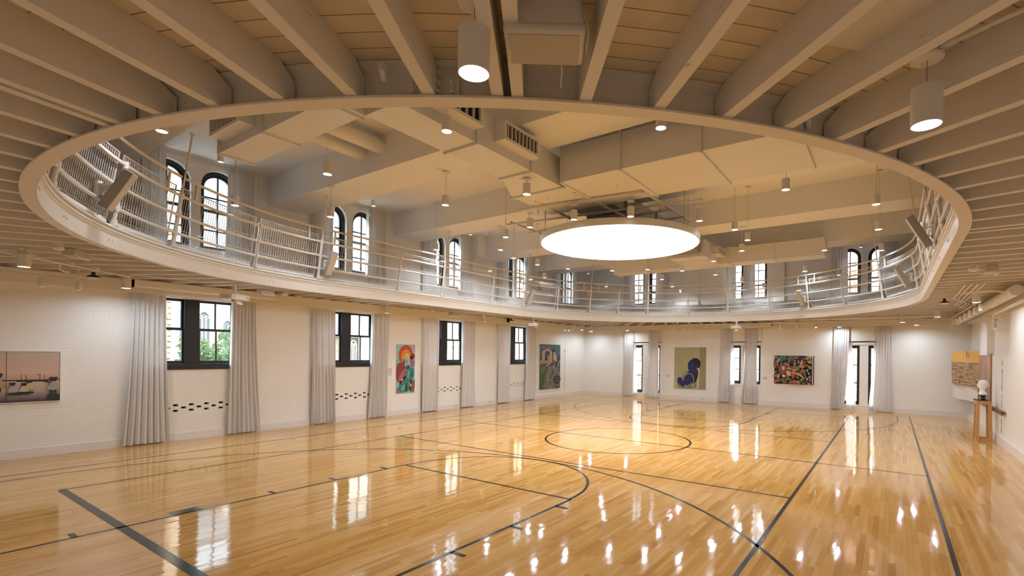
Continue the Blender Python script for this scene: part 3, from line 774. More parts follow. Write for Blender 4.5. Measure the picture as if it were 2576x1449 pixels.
ME_SHELL = ME_SHELL[1]
def put(name, me, parent, loc):
    o = bpy.data.objects.new(name, me); COL.objects.link(o); o.parent = parent; o.location = loc; return o
DUCTS = [(-7.4, -4.0, -.36, .39), (-4.0, -1.5, -.5, .96), (-3.26, -1.5, -8.2, -.4), (-1.5, 6.7, -.62, .62), (6.69, 7.42, -4.0, 3.7), (-7.45, -6.88, -.4, 3.7)]
def ceil_at(x, y):
    for a, b, c, d in DUCTS:
        if a - .05 < x < b + .05 and c - .05 < y < d + .05: return 5.46
    return 6.03 if any(a < x < b for a, b in BEAMS) else ZC
def pendant(x, y, zc, top, label, group, light, box=False, lamp=True):
    z0 = zc - PH / 2; t = thing('pendant_light', label, 'pendant lamp', (x, y, z0), (0, 0, random.uniform(0, 6)), group)
    put('shell', ME_SHELL, t, (0, 0, 0)); put('lens', ME_LENS, t, (0, 0, 0)); put('canopy', ME_CAN, t, (0, 0, top - z0))
    h = top - .03 - z0; mb = MB(); mb.tube([(.0, 0, PH), (0, 0, h)], .0022, 5); mb.build('suspension_wire', M['wire'], t)
    mb = MB(); k = min(.03, h * .1); mb.tube([(-.03, 0, PH), (-.034 - k * .3, 0, PH + (h - PH) * .25), (-.022, .005, PH + (h - PH) * .7), (-.03, 0, h)], .0042, 6); mb.build('cable', M['cable'], t)
    if box:
        mb = MB(); mb.lathe([(.055, 0), (.055, .055)], (0, 0, h + .03), 8); mb.build('junction_box', M['fix'], t)
    if lamp: put('lamp', light, t, (0, 0, .008))
    return t
UPP = [(-6.16, -0.49), (-6.12, 2.62), (-4.52, 5.23), (-6.14, 6.19), (-3.74, 2.19), (-3.75, -0.04), (-1.03, -4.13), (0.88, -5.54), (3.24, -5.54), (-0.87, 2.97), (0.3, 4.19), (-0.73, 5.91), (0.7, 7.2), (3.0, 7.1), (1.49, 4.66), (2.87, 4.71), (5.37, 6.24), (5.5, 7.05), (4.1, 4.22), (8.92, 5.28), (10.52, 6.29), (5.27, 3.0), (5.7, 1.74), (5.72, 0.42), (8.16, 2.2), (10.38, 2.61), (12.69, 3.07), (5.28, -0.84), (8.07, -0.06), (4.09, -2.05), (2.78, -2.53), (1.47, -2.53), (10.4, -0.5), (12.69, -0.91), (8.85, -3.14), (5.24, -4.15), (10.41, -4.13), (6.08, -5.56), (-8.37, 3.05), (-4.64, -3.12)]
SHORT = [(-2.32, 6.77), (-6.18, 6.83), (1.63, 6.80), (10.79, -4.82), (10.96, 7.5)]
FRM = [(-2.0, 0.02), (-1.58, -1.15), (-1.99, 1.26), (-0.5, -2.29)]
CX, CY, CZ = -11.0145, -5.8335, 2.1381
def fit(x, y, z, xm=10.9):
    if x > xm:
        k = (xm - CX) / (x - CX); return xm, CY + (y - CY) * k, CZ + (z - CZ) * k
    return x, y, z
ALLPEN = [(fit(x, y, 5.41 if x > -8 and (x, y) != (-4.64, -3.12) else 5.41), 0) for x, y in UPP] + [((x, y, 6.38), 1) for x, y in SHORT] + [((CX + (x - CX) * .982, CY + (y - CY) * .982, 5.145), 2) for x, y in FRM]
def pxx(p):
    return ((p[0] - CX) * .5513 - (p[1] - CY) * .8342) / ((p[0] - CX) * .8343 + (p[1] - CY) * .5514)
order = {}
for kind in (0, 1, 2):
    l = sorted([p for p, k in ALLPEN if k == kind], key=pxx)
    for i, p in enumerate(l): order[p] = i
for p, k in ALLPEN:
    i = order[p]
    if k == 0: lab = 'white cylinder pendant on a long wire in the upper hall, %s from the left' % ordinal(i); top = ceil_at(p[0], p[1])
    elif k == 1: lab = 'white cylinder lamp on a short wire close under the upper ceiling, %s from the left' % ordinal(i); top = ZC
    else: lab = 'white cylinder lamp hung from the metal frame above the big disc, %s from the left' % ordinal(i); top = 5.385
    if k == 1 and ceil_at(p[0], p[1]) < ZC: top = 6.60; 
    o = pendant(p[0], p[1], p[2] if top > p[2] + .16 else top - .2, top, lab, ('long pendants of the upper hall', 'short pendants of the upper hall', 'pendants below the metal frame')[k], L_UP, lamp=k == 0)
    if k == 1: o.scale = (.8, .8, .8); o.location.z = top - .8 * (top - o.location.z)
LOWP = [(-9.37, -4.20, 3.54, 3.79, 'big white cylinder pendant beside the ceiling speaker, nearest to the camera'), (-7.73, -5.98, 3.51, 3.79, 'large white cylinder pendant on a round canopy at upper right among the joists'), (-9.35, 5.46, 3.50, 3.64, 'white cylinder pendant below the conduits at the far left'), (-7.68, 7.22, 3.48, 3.64, 'white cylinder pendant at the left end of the projection screen case'),
        (-1.07, 7.8, 3.50, 3.64, 'white cylinder pendant in front of the second window of the long wall'), (3.41, 7.75, 3.50, 3.64, 'white cylinder pendant right of the third window of the long wall'), (3.06, -7.4, 3.5, 3.64, 'white cylinder pendant near the thick pipe of the right wall'), (7.5, -6.99, 3.5, 3.64, 'white cylinder pendant between the oval edge and the track lights on the right'),
        (11.0, -6.6, 3.46, 3.64, 'white cylinder pendant under the gallery, right of the right end window'), (9.73, -6.15, 3.5, 3.64, 'white cylinder pendant just below the far right curve of the ring'), (11.35, -4.08, 3.46, 3.64, 'white cylinder pendant in front of the left curtain of the right end window'), (11.2, 5.3, 3.46, 3.64, 'white cylinder pendant above the left end window'),
        (9.76, 7.11, 3.46, 3.64, 'white cylinder pendant among the track heads at the far left corner'), (11.0, 7.3, 3.44, 3.64, 'white cylinder pendant right of the track heads at the far left corner')]
for x, y, z, top, lab in LOWP: pendant(x, y, z, top, lab, 'pendants under the gallery', L_LOW, True, lamp='long wall' not in lab)
# ------------------------------------------------------------------ great disc light and its frame
dz = 4.93; DX, DY, DR = .05, -.02, 2.0
d = thing('disc_light', 'huge round glowing disc light hanging in the middle of the hall', 'ceiling light', (DX, DY, dz))
mb = MB(); mb.lathe([(DR - .03, 0), (DR, 0), (DR, .15), (DR - .02, .155), (DR - .03, .15)], n=96, caps=False); mb.build('rim', M['lampwhite'], d)
mb = MB(); mb.lathe([(DR - .028, .006), (.01, .006)], n=96, caps=False); mb.build('diffuser', M['disc'], d, smooth=False)
mb = MB(); mb.lathe([(DR - .02, .15), (.01, .15)], n=64, caps=False); mb.build('cover', M['galv'], d, smooth=False)
for a in range(6):
    x, y = (DR - .08) * cos(a * PI / 3 + .3), (DR - .08) * sin(a * PI / 3 + .3)
    mb = MB(); mb.tube([(x, y, .15), (x, y, ceil_at(DX + x, DY + y) - dz)], .004, 6); mb.build('suspension_wire', M['wire'], d)
fr = thing('strut_frame', 'white metal strut frame below the ducts above the disc light', 'frame', (0, 0, 5.40))
def sc(x, y, k): return CX + (x - CX) * k, CY + (y - CY) * k
def strut(x0, y0, x1, y1, z=0):
    x0, y0 = sc(x0, y0, 1.048); x1, y1 = sc(x1, y1, 1.048)
    mb = MB(); a = Vector((x0, y0, z)); b = Vector((x1, y1, z)); q = Vector((-(b - a).y, (b - a).x, 0)).normalized() * .042
    mb.obox(a - q / 2, b - a, q, (0, 0, .042)); mb.build('strut', M['whitewarm'], fr, smooth=False)
    for e in (a, b):
        mb = MB(); u = (b - a).normalized() * (.004 if e is b else -.004); mb.obox(e - q * .35 + Vector((0, 0, .006)), u, q * .7, (0, 0, .03)); mb.build('end_cap', M['grille'], fr, smooth=False)
for b in ((-2.75, .95, -2.42, -1.83), (-1.95, 1.98, -1.40, -2.64), (-1.03, 2.04, -1.08, -1.85), (-.35, 1.6, -.4, -1.9)): strut(*b)
for b in ((-2.45, -1.80, .2, -1.84), (-3.0, -.62, -1.0, -.70), (-2.95, .36, -.9, .5), (-1.95, 1.86, -.3, 1.95), (-.3, 1.0, -.9, 1.05)): strut(*b, z=.043)
for x, y in ((-2.6, .3), (-2.5, -1.3), (-1.75, 1.2), (-1.5, -1.6), (-1.05, 1.5), (-.4, -1.3)):
    mb = MB(); mb.tube([(x, y, .04), (x, y, ceil_at(x, y) - 5.40)], .006, 6); mb.build('threaded_rod', M['wire'], fr)

# ------------------------------------------------------------------ ducts
def duct_box(mb, x0, x1, y0, y1, z0, z1): mb.box(x0, x1, y0, y1, z0, z1)
def flange(axis, at, a0, a1, z0, z1, parent, mat='duct', e=.035, w=.03):
    mb = MB()
    for k in range(4):
        if axis == 'x': b = [(at, at + w, a0 - e, a0, z0 - e, z1 + e), (at, at + w, a1, a1 + e, z0 - e, z1 + e), (at, at + w, a0, a1, z0 - e, z0), (at, at + w, a0, a1, z1, z1 + e)][k]
        else: b = [(a0 - e, a0, at, at + w, z0 - e, z1 + e), (a1, a1 + e, at, at + w, z0 - e, z1 + e), (a0, a1, at, at + w, z0 - e, z0), (a0, a1, at, at + w, z1, z1 + e)][k]
        mb.box(*b)
    for u, v in ((a0 - e / 2, z0 - e / 2), (a1 + e / 2, z0 - e / 2)):
        for q in range(2):
            c = (at - .006 + q * (w + .006), u, v) if axis == 'x' else (u, at - .006 + q * (w + .006), v); mb.ball(c, .012, 6, 4)
    mb.build('flange', M[mat], parent, smooth=False)
def diffuser(parent, axis, c, sgn, u0, u1, z0, z1, dep=.2, n=9):
    """side outlet box with upright vanes; axis: the direction it runs along"""
    mb = MB(); f = c + sgn * dep
    if axis == 'x': mb.box(u0, u1, c, f, z0, z1)
    else: mb.box(c, f, u0, u1, z0, z1)
    o = mb.build('outlet_box', M['duct'], parent, smooth=False)
    mb = MB(); g = f + sgn * .004
    def bb(m, a, b, p, q, lo, hi):
        if axis == 'x': m.box(a, b, p, q, lo, hi)
        else: m.box(p, q, a, b, lo, hi)
    bb(mb, u0 + .05, u1 - .05, f, g, z0 + .05, z1 - .05); mb.build('opening', M['dark'], o, smooth=False)
    mb = MB()
    bb(mb, u0, u1, f, f + sgn * .03, z0, z0 + .05); bb(mb, u0, u1, f, f + sgn * .03, z1 - .05, z1); bb(mb, u0, u0 + .05, f, f + sgn * .03, z0 + .05, z1 - .05); bb(mb, u1 - .05, u1, f, f + sgn * .03, z0 + .05, z1 - .05)
    for k in range(n):
        u = u0 + .08 + (u1 - u0 - .16) * k / (n - 1); bb(mb, u - .006, u + .006, f + sgn * .002, f + sgn * .05, z0 + .05, z1 - .05)
    mb.build('grille', M['duct'], o, smooth=False)
Z0, Z1 = 5.46, 6.02
du = thing('air_duct', 'large rectangular white duct crossing the hall and turning right at a wide elbow', 'duct', (0, 0, 0))
mb = MB(); mb.box(-6.88, -4.0, -.34, .37, Z0, Z1); mb.build('duct_run', M['duct'], du, smooth=False)
mb = MB(); mb.prism([(x, y, Z0) for x, y in ((-4.0, -.34), (-4.0, .37), (-3.01, .94), (-3.01, -.34))], (0, 0, Z1 - Z0)); mb.build('transition', M['duct'], du, smooth=False)
mb = MB(); mb.box(-3.01, -1.55, -.42, .94, Z0, Z1); mb.build('junction', M['duct'], du, smooth=False)
mb = MB(); mb.box(-3.24, -1.55, YR, -.47, Z0, Z1 + .1); mb.build('branch', M['duct'], du, smooth=False)
for at in (-5.42, -4.03): flange('x', at, -.34, .37, Z0, Z1, du)
flange('x', -3.03, -.38, .94, Z0, Z1, du)
for at in (-.50, -1.77, -3.24, -4.70, -5.59, -5.95): flange('y', at, -3.24, -1.55, Z0, Z1 + .1, du)
diffuser(du, 'x', -.34, -1, -5.0, -4.06, Z0 + .16, Z1 - .08); diffuser(du, 'x', -.34, -1, -6.78, -5.49, Z0 + .16, Z1 - .08)
mb = MB()
for x in (-3.22, -1.57):
    for y in (-2.56, -4.02): mb.tube([(x, y, Z0 - .01), (x, y, ZC)], .005, 6)
mb.build('hanger_wire', M['wire'], du)
d2 = thing('air_duct', 'small rectangular duct with a side outlet at the near left of the hall', 'duct')
mb = MB(); mb.box(-7.41, -6.88, .37, 3.66, Z0, Z1 - .06); mb.build('duct_run', M['duct'], d2, smooth=False)
for at in (3.63, 2.14, .45): flange('y', at, -7.41, -6.88, Z0, Z1 - .06, d2)
diffuser(d2, 'y', -7.41, -1, 2.40, 3.44, Z0 + .14, Z1 - .14, n=8)
d3 = thing('air_duct', 'grey unpainted duct partly hidden above the disc light', 'duct')
mb = MB(); mb.box(-1.5, 4.9, -.52, .52, Z0 + .1, Z1 - .05); mb.build('duct_run', M['galv'], d3, smooth=False)
for at in (-.6, 1.2, 3.): flange('x', at, -.52, .52, Z0 + .1, Z1 - .05, d3, 'galv')
d4 = thing('air_duct', 'long rectangular duct across the far end of the hall beyond the disc light', 'duct')
mb = MB(); mb.box(6.69, 7.42, -4.0, 3.7, Z0, Z1); mb.build('duct_run', M['duct'], d4, smooth=False)
mb = MB(); mb.box(4.95, 6.69, -.62, .62, Z0, Z1); mb.build('stub', M['duct'], d4, smooth=False)
for at in (3.67, 2.2, -.45, -1.0, -2.5, -4.0): flange('y', at, 6.69, 7.42, Z0, Z1, d4)
flange('x', 5.6, -.62, .62, Z0, Z1, d4)
diffuser(d4, 'x', -.62, -1, 5.8, 6.6, Z0 + .2, Z1 - .1, n=6)
for y, z, x1, lab in ((3.93, 6.50, -4.55, 'upper'), (3.30, 6.52, -4.55, 'lower')):
    mb = MB(); mb.tube([(-7.54, y, z), (x1, y, z)], .155, 24)
    tag(mb.build('round_duct', M['duct']), 'round white pipe ending at the first ceiling beam, %s of the two' % {'upper': 'left-hand', 'lower': 'right-hand'}[lab], 'pipe', 'round pipes at the first beam')
# small details of the upper ceiling
for x, y, z, lab in ((-3.9, 2.2, 6.03, 'white round cover plate under the first ceiling beam'), (-1.5, 5.6, ZC, 'white smoke detector on the ceiling between the first two beams')):
    mb = MB(); mb.lathe([(.07, 0), (.07, -.012), (.05, -.03), (.001, -.032)], n=20, caps=False); tag(mb.build('smoke_detector', M['fix'], loc=(x, y, z)), lab, 'detector')
mb = MB()
rnd = random.Random(3)
for bay in ((-7.5, -4.6), (-3.4, -.7), (.5, 3.4), (4.6, 7.4), (8.6, 11.6)):
    for k in range(16):
        x = rnd.uniform(*bay); y = rnd.choice([-6, -4.5, -3, 2.5, 4.2, 5.6, 6.9]) + rnd.uniform(-.1, .1)
        for q in (0, .35): mb.tube([(x + q, y, ZC - .004), (x + q, y, ZC)], .022, 10)
struct(mb.build('ceiling_plug', M['trim'], bpy.data.objects['ceiling']))
# ------------------------------------------------------------------ things fixed under the gallery
def beveled(o, w=.02, n=3):
    m = o.modifiers.new('edge', 'BEVEL'); m.width = w; m.segments = n; return o
# big ceiling loudspeaker between the nearest joists
sp = thing('ceiling_speaker', 'big rounded cream loudspeaker with a mesh front between the nearest ceiling joists', 'speaker', (-9.13, -4.43, 3.60), (0, 0, math.atan2(-.30, .21)))
mb = MB(); mb.box(-.185, .185, -.13, .135, .02, .249); mb.v = [((x * (1 - .12 * (z > .2)), y * (1 - .1 * (z > .2)), z)) for x, y, z in mb.v]; beveled(mb.build('cabinet', M['speaker'], sp), .03, 4)
mb = MB(); mb.box(-.188, .188, -.135, .138, 0, .05); beveled(mb.build('bezel', M['speaker'], sp), .022, 4)
t = NT('speaker_mesh'); P, x, y, z = t.pos()
a = t.math('SINE', t.math('MULTIPLY', t.math('ADD', x, y), 900.)); b = t.math('SINE', t.math('MULTIPLY', t.math('SUBTRACT', x, y), 900.)); k = t.math('GREATER_THAN', t.math('MULTIPLY', a, b), .15)
M['mesh_front'] = t.done(t.mix(k, (.50, .45, .38, 1), (.36, .31, .25, 1)), .5)
mb = MB(); mb.box(-.165, .165, -.113, .116, -.004, .004); beveled(mb.build('grille', M['mesh_front'], sp), .02, 3)
mb = MB()
for k in range(5): mb.tube([(.20 + .008 * (k % 2), -.06 + .012 * k, .10), (.205, -.05 + .012 * k, .02), (.20, -.045 + .01 * k, -.03 + .02 * (k % 3)), (.197, -.05 + .012 * k, .06)], .004, 5)
mb.tube([(.08, .13, .02), (.085, .14, -.02), (.08, .145, -.075), (.082, .147, -.10)], .004, 5)
mb.build('cable', M['cable'], sp)
# flat panel above the joists at the upper right
mb = MB(); q = [(-8.12, -5.50), (-7.90, -5.69), (-8.30, -6.25), (-8.56, -6.03)]
mb.prism([(x, y, 3.81) for x, y in q], (0, 0, .039)); tag(mb.build('ceiling_patch', M['joist'], smooth=False), 'smooth flat board fixed under the ceiling planks at upper right', 'panel')
# conduit feeding the near right pendant
cd = thing('conduit', 'white conduit running from the near right pendant box to the edge of the picture', 'conduit')
mb = MB(); a = Vector((-7.73, -6.04, 3.815)); b = a + Vector((-.42, -.9, 0)).normalized() * 1.6; mb.tube([a, a + (b - a) * .06, a + (b - a) * .3, b], [.02, .013, .013, .013], 10); mb.build('pipe', M['fix'], cd)
u = (b - a).normalized(); q = a + u * .62
mb = MB(); mb.tube([q - u * .02, q + u * .02], .021, 10); mb.obox(q + Vector((-.012, -.02, .0)), u * .04, (.024, 0, 0), (0, 0, .05)); mb.build('clip', M['fix'], cd)
# sensors and lights on the ring and joists
for x, y, lab in ((-9.26, -3.36, 'small white sensor on the ring beside the joists at top left'), (-7.32, -5.34, 'small white sensor behind the ring at upper right'), (-10.12, -.05, 'small white sensor box at the far left end of the ring')):
    mb = MB(); mb.box(-.02, .02, -.02, .02, 3.76, 3.80); mb.tube([(0, 0, 3.77), (.015, 0, 3.71)], [.022, .016], 10)
    tag(mb.build('ceiling_sensor', M['fix'], loc=(x, y, 0)), lab, 'sensor')
def cone(name, x, y, z, lab, cat, dark=True):
    o = thing(name, lab, cat, (x, y, z)); mb = MB(); mb.lathe([(.10, -.012), (.105, 0), (.07, .03), (.03, .05), (.03, .10)], n=24, caps=False); mb.build('body', M['black' if dark else 'fix'], o)
    mb = MB(); mb.lathe([(.104, -.012), (.06, -.03), (.001, -.034)], n=24, caps=False); mb.build('dome', M['fix'], o)
    mb = MB(); mb.box(-.05, .05, -.05, .05, .10, .15); mb.build('base', M['fix'], o, smooth=False); return o
cone('wireless_hub', -8.24, 6.92, 3.50, 'black and white round wireless hub above the left end of the projection screen', 'wireless hub')
cone('wireless_hub', 3.95, -6.9, 3.50, 'black and white round wireless hub between the ring and the right wall', 'wireless hub')
cone('wireless_hub', 4.6, 7.35, 3.50, 'small round wireless hub by the third projector on the long wall', 'wireless hub')
def emer(x, y, z, rz, lab):
    o = thing('emergency_light', lab, 'emergency light', (x, y, z), (0, 0, rz)); mb = MB(); mb.box(-.19, .19, -.09, .09, -.035, .085); mb.v = [(a * (.86 if c > .05 else 1), b * (.8 if c > .05 else 1), c) for a, b, c in mb.v]; beveled(mb.build('housing', M['speaker'], o), .02, 3)
    mb = MB(); mb.box(-.15, .15, -.095, -.06, -.05, -.034); mb.build('lens_bar', M['trim'], o, smooth=False)
emer(-8.95, 4.55, 3.55, .9, 'flat white emergency light fitting under the gallery at the far left')
emer(-5.3, 6.6, 3.5, .2, 'flat white emergency light right of the first projector'); emer(1.3, 7.25, 3.48, 0, 'flat white emergency light between the second and third long wall windows'); emer(-.75, -7.15, 3.55, 0, 'flat white emergency light under the gallery on the right')
emer(11.1, -.9, 3.5, 1.57, 'flat white emergency light above the middle end window'); emer(10.6, 5.5, 3.52, 1.2, 'flat white emergency light under the ring near the far left corner')
def det(x, y, z, lab):
    mb = MB(); mb.lathe([(.05, .08), (.055, .03), (.07, .02), (.065, -.01), (.03, -.03), (.001, -.032)], n=18, caps=False); tag(mb.build('smoke_detector', M['fix'], loc=(x, y, z)), lab, 'detector')
det(-9.2, 4.25, 3.58, 'round white smoke detector left of the emergency light at the far left'); det(-4.7, 6.9, 3.55, 'round white smoke detector right of the emergency light by the first projector'); det(.4, 7.35, 3.55, 'round white smoke detector above the second long wall window'); det(2.9, 7.3, 3.55, 'round white smoke detector above the third long wall window'); det(-1.05, -6.9, 3.55, 'round white smoke detector beside the right emergency light')
# conduits along the long wall
for k, (a, b) in enumerate((((-10.6, 4.62, 3.60), (-7.75, 7.02, 3.60)), ((-10.6, 4.53, 3.58), (-7.70, 6.93, 3.58)))):
    o = thing('conduit', 'straight white conduit running down to the projection screen, %s of the two' % ('upper', 'lower')[k], 'conduit', group='twin conduits at the far left')
    mb = MB(); mb.tube([a, b], .013, 8); mb.build('pipe', M['fix'], o)
    for f in (.3, .48, .66, .8):
        p = Vector(a).lerp(Vector(b), f); mb = MB(); mb.box(p.x - .02, p.x + .02, p.y - .02, p.y + .02, p.z - .025, p.z + .05); mb.build('clip', M['fix'], o, smooth=False)
for k, (x, y) in enumerate(((-9.35, 5.46), (-7.68, 7.22))):
    mb = MB(); mb.tube([(x, y - .1, 3.655), (x + 1.1, y - .25, 3.655)], .01, 8); mb.box(x - .06, x + .06, y - .06, y + .06, 3.64, 3.68)
    tag(mb.build('junction_box', M['fix'], smooth=False), 'white junction box above the %s pendant of the long wall' % ('first', 'second')[k], 'junction box')
# sprinkler and dark gap details
mb = MB(); mb.tube([(-8.75, 6.6, 3.66), (-8.75, 6.6, 3.55), (-8.70, 6.6, 3.52), (-8.62, 6.6, 3.52)], .022, 10); tag(mb.build('pipe_elbow', M['fix']), 'short white pipe elbow under the joists behind the far left pendant', 'pipe')
# ------------------------------------------------------------------ track lights
def track(name, a, b, lab, heads, group, tilt=None):
    a, b = Vector(a), Vector(b); o = thing('light_track', lab, 'light track', a); mb = MB(); u = b - a; q = Vector((-u.y, u.x, 0)).normalized() * .035
    mb.obox(-q / 2, u, q, (0, 0, .032)); mb.build('track', M['fix'], o, smooth=False)
    mb = MB(); mb.obox(u * .05 - q * .2 + Vector((0, 0, -.002)), u * .9, q * .4, (0, 0, .004)); mb.build('slot', M['grille'], o, smooth=False)
    for f in (.12, .5, .88):
        p = u * f; mb = MB(); mb.tube([p + Vector((0, 0, .03)), p + Vector((0, 0, 3.64 - a.z))], .008, 6); mb.lathe([(.05, 3.62 - a.z), (.05, 3.645 - a.z)], (p.x, p.y, 0), 12); mb.build('stem', M['fix'], o)
    for i, (f, tx, ty) in enumerate(heads):
        p = a.lerp(b, f); h = thing('track_spotlight', '%s, %s from the %s' % (group[1], ordinal(i), group[2]), 'spotlight', p, (0, 0, 0), group[0])
        mb = MB(); mb.box(-.018, .018, -.018, .018, -.02, 0); mb.tube([(0, 0, -.02), (0, 0, -.085)], .007, 6); mb.build('arm', M['fix'], h)
        c = Vector((0, 0, -.085)); d = Vector((tx, ty, -1)).normalized()
        mb = MB(); s0 = len(mb.v); mb.lathe([(.001, .02), (.040, .018), (.042, .012), (.042, -.13), (.038, -.132), (.037, -.12)], n=18, caps=False); R = Vector((0, 0, -1)).rotation_difference(d).to_matrix().to_4x4(); mb.xform(Matrix.Translation(c) @ R); mb.build('head', M['lampwhite'], h)
        mb = MB(); mb.lathe([(.037, -.118), (.001, -.118)], n=18, caps=False); mb.xform(Matrix.Translation(c) @ R); mb.build('lens', M['lens'], h, smooth=False)
track('a', (-9.95, 6.85, 3.46), (-8.22, 7.02, 3.46), 'white light track on the long wall at the far left', [(.60, 0, .05), (.88, 0, .05)], ('spotlights of the far left track', 'white cylinder spotlight on the far left track', 'left'))
track('b', (3.53, -7.54, 3.47), (10.25, -7.50, 3.47), 'long white light track beside the thick pipe of the right wall', [(.015, 0, -.05), (.14, 0, -.05), (.27, 0, -.05), (.42, .0, -.1), (.565, .2, -.2), (.69, .45, -.3), (.84, .3, -.2), (.965, .0, -.1)], ('spotlights of the right track', 'white spotlight on the long right hand track', 'camera end'))
track('c', (8.2, 7.12, 3.47), (10.7, 7.15, 3.47), 'white light track under the gallery near the far left corner', [(.06, -.5, .1), (.2, -.6, .1), (.4, .1, .3), (.9, .1, .3)], ('spotlights of the far left corner track', 'white spotlight on the track near the far left corner', 'left'))
track('d', (10.6, 3.6, 3.50), (10.6, -4.2, 3.50), 'white light track running along the far end wall', [(.13, .2, 0), (.19, .1, 0), (.23, .1, 0), (.72, .1, 0), (.80, .1, 0), (.885, -.75, -.3)], ('spotlights of the end wall track', 'white spotlight on the end wall track', 'left'))
# ------------------------------------------------------------------ projection screens and projectors
def screen(a, b, lab):
    a, b = Vector(a), Vector(b); u = (b - a); n = Vector((-u.y, u.x, 0)).normalized(); o = thing('projection_screen_case', lab, 'screen case', a)
    prof = [(-.09, -.06), (-.06, -.09), (.06, -.09), (.09, -.06), (.09, .07), (-.09, .07)]
    mb = MB(); mb.prism([n * p + Vector((0, 0, q)) for p, q in prof], u); mb.build('case', M['white'], o, smooth=False)
    mb = MB(); mb.prism([n * p * 1.04 + Vector((0, 0, q * 1.04)) for p, q in prof], u.normalized() * .02); mb.prism([u + n * p * 1.04 + Vector((0, 0, q * 1.04)) for p, q in prof], -u.normalized() * .02); mb.build('end_cap', M['fix'], o, smooth=False)
    mb = MB(); mb.prism([n * p + Vector((0, 0, .07)) for p in (-.03, .03)] + [n * .03 + Vector((0, 0, .085)), n * -.03 + Vector((0, 0, .085))], u); mb.build('mount', M['fix'], o, smooth=False)
screen((-7.42, 7.80, 3.56), (-4.52, 7.80, 3.56), 'long white projection screen case above the first window of the long wall')
screen((4.95, 7.80, 3.56), (6.75, 7.80, 3.56), 'white projection screen case above the last window of the long wall')
screen((11.5, 1.45, 3.545), (11.5, -1.5, 3.545), 'white projection screen case above the middle end window')
def projector(x, y, z, rz, lab):
    o = thing('projector', lab, 'projector', (x, y, z), (0, 0, rz)); mb = MB(); mb.box(-.22, .22, -.18, .18, -.06, .06); mb.v = [(a, b * (.94 if c < 0 else 1), c) for a, b, c in mb.v]; beveled(mb.build('body', M['fix'], o), .018, 3)
    mb = MB(); mb.box(-.19, -.14, -.1815, -.18, -.03, .035); mb.box(.14, .19, -.1815, -.18, -.03, .035); mb.box(-.2215, -.22, -.1, .1, -.02, .035); mb.build('vent', M['plaque'], o, smooth=False)
    mb = MB(); mb.prism([(-.08, .02, -.06), (.10, .02, -.06), (.10, -.10, -.06), (.08, -.14, -.15), (-.05, -.14, -.15)], (0, 0, -.01)); mb.prism([(-.06, -.03, -.06), (.10, -.03, -.06), (.08, -.1, -.15), (-.05, -.1, -.15)], (0, -.04, 0)); mb.build('mirror_hood', M['fix'], o, smooth=False)
    mb = MB(); mb.lathe([(.10, .06), (.08, .09), (.03, .11), (.03, 3.645 - z)], n=14); mb.box(-.10, .10, -.012, .012, .06, .085); mb.box(-.012, .012, -.10, .10, .06, .085); mb.build('ceiling_mount', M['fix'], o)
projector(-6.1, 6.25, 3.30, .35, 'white projector hung in front of the first window of the long wall')
projector(5.0, 6.5, 3.33, .5, 'white projector hung in front of the last window of the long wall')
projector(10.2, -.35, 3.36, -1.5, 'white projector hung in front of the middle end window')
# ------------------------------------------------------------------ right wall pipes
mb = MB(); mb.tube([(11.4, -7.82, 3.47), (1.5, -7.82, 3.47)], .105, 20)
pp = thing('insulated_pipe', 'thick white insulated pipe along the top of the right wall', 'pipe'); mb.build('pipe', M['duct'], pp)
for x in (3.3, 4.4, 5.6, 6.8, 8.2, 9.6):
    mb = MB(); mb.tube([(x, -7.82, 3.47), (x + .05, -7.82, 3.47)], .112, 20); mb.build('clamp', M['fix'], pp)
pq = thing('pipe', 'white pipe below the insulated one, turning down in an elbow on the right wall', 'pipe')
mb = MB(); mb.tube([(1.5, -8.02, 3.33), (5.3, -8.02, 3.30), (5.4, -8.02, 3.27), (5.42, -8.02, 3.2), (5.42, -8.02, 2.98), (5.36, -8.02, 2.92), (5.25, -8.03, 2.90), (4.9, -8.07, 2.90)], .042, 14); mb.build('pipe', M['fix'], pq)
for p, q in (((5.42, -8.02, 3.19), (5.42, -8.02, 3.14)), ((5.42, -8.02, 3.0), (5.42, -8.02, 2.95)), ((5.1, -8.05, 2.90), (5.0, -8.06, 2.90))):
    mb = MB(); mb.tube([p, q], .056, 14); mb.build('collar', M['fix'], pq)
mb = MB(); mb.obox((5.4, -8.0, 3.24), (-.6, -.16, -.16), (0, .03, 0), (0, 0, .03)); mb.build('bracket', M['fix'], pq, smooth=False)
for k in range(4):
    y = -7.55 + .10 * k; z = 3.60 - .015 * (k % 2)
    mb = MB(); mb.tube([(7.4 - .5 * k, y, z), (5.6 - .4 * k, y, z + .0), (5.1 - .4 * k, y + .18, z), (1.2, y + .22, z)], .014, 8)
    tag(mb.build('conduit', M['fix']), 'thin white conduit bending along the ceiling over the insulated pipe, %s from the wall' % ordinal(k), 'conduit', 'conduits over the insulated pipe')
mb = MB(); mb.tube([(3.1, -7.1, 3.62), (2.2, -7.55, 3.55), (1.6, -7.9, 3.42)], .02, 8); tag(mb.build('brace', M['fix']), 'slanted white brace pipe above the right pendant near the pipes', 'pipe')
rnd = random.Random(5)
for k in range(7):
    mb = MB(); x0 = 10.4 - rnd.uniform(0, .5); mb.tube([(x0, -7.2 + .03 * k, 3.59 + .006 * k), (x0 - .1, -5.2, 3.58), (x0 + rnd.uniform(-.2, .3), -3.6 - .2 * k, 3.6), (x0 + .1, -2.2 - .3 * k, 3.6)], .012, 6)
    tag(mb.build('conduit', M['fix']), 'one of the thin conduits tangled under the gallery above the right end window', 'conduit', 'conduits above the right end window')
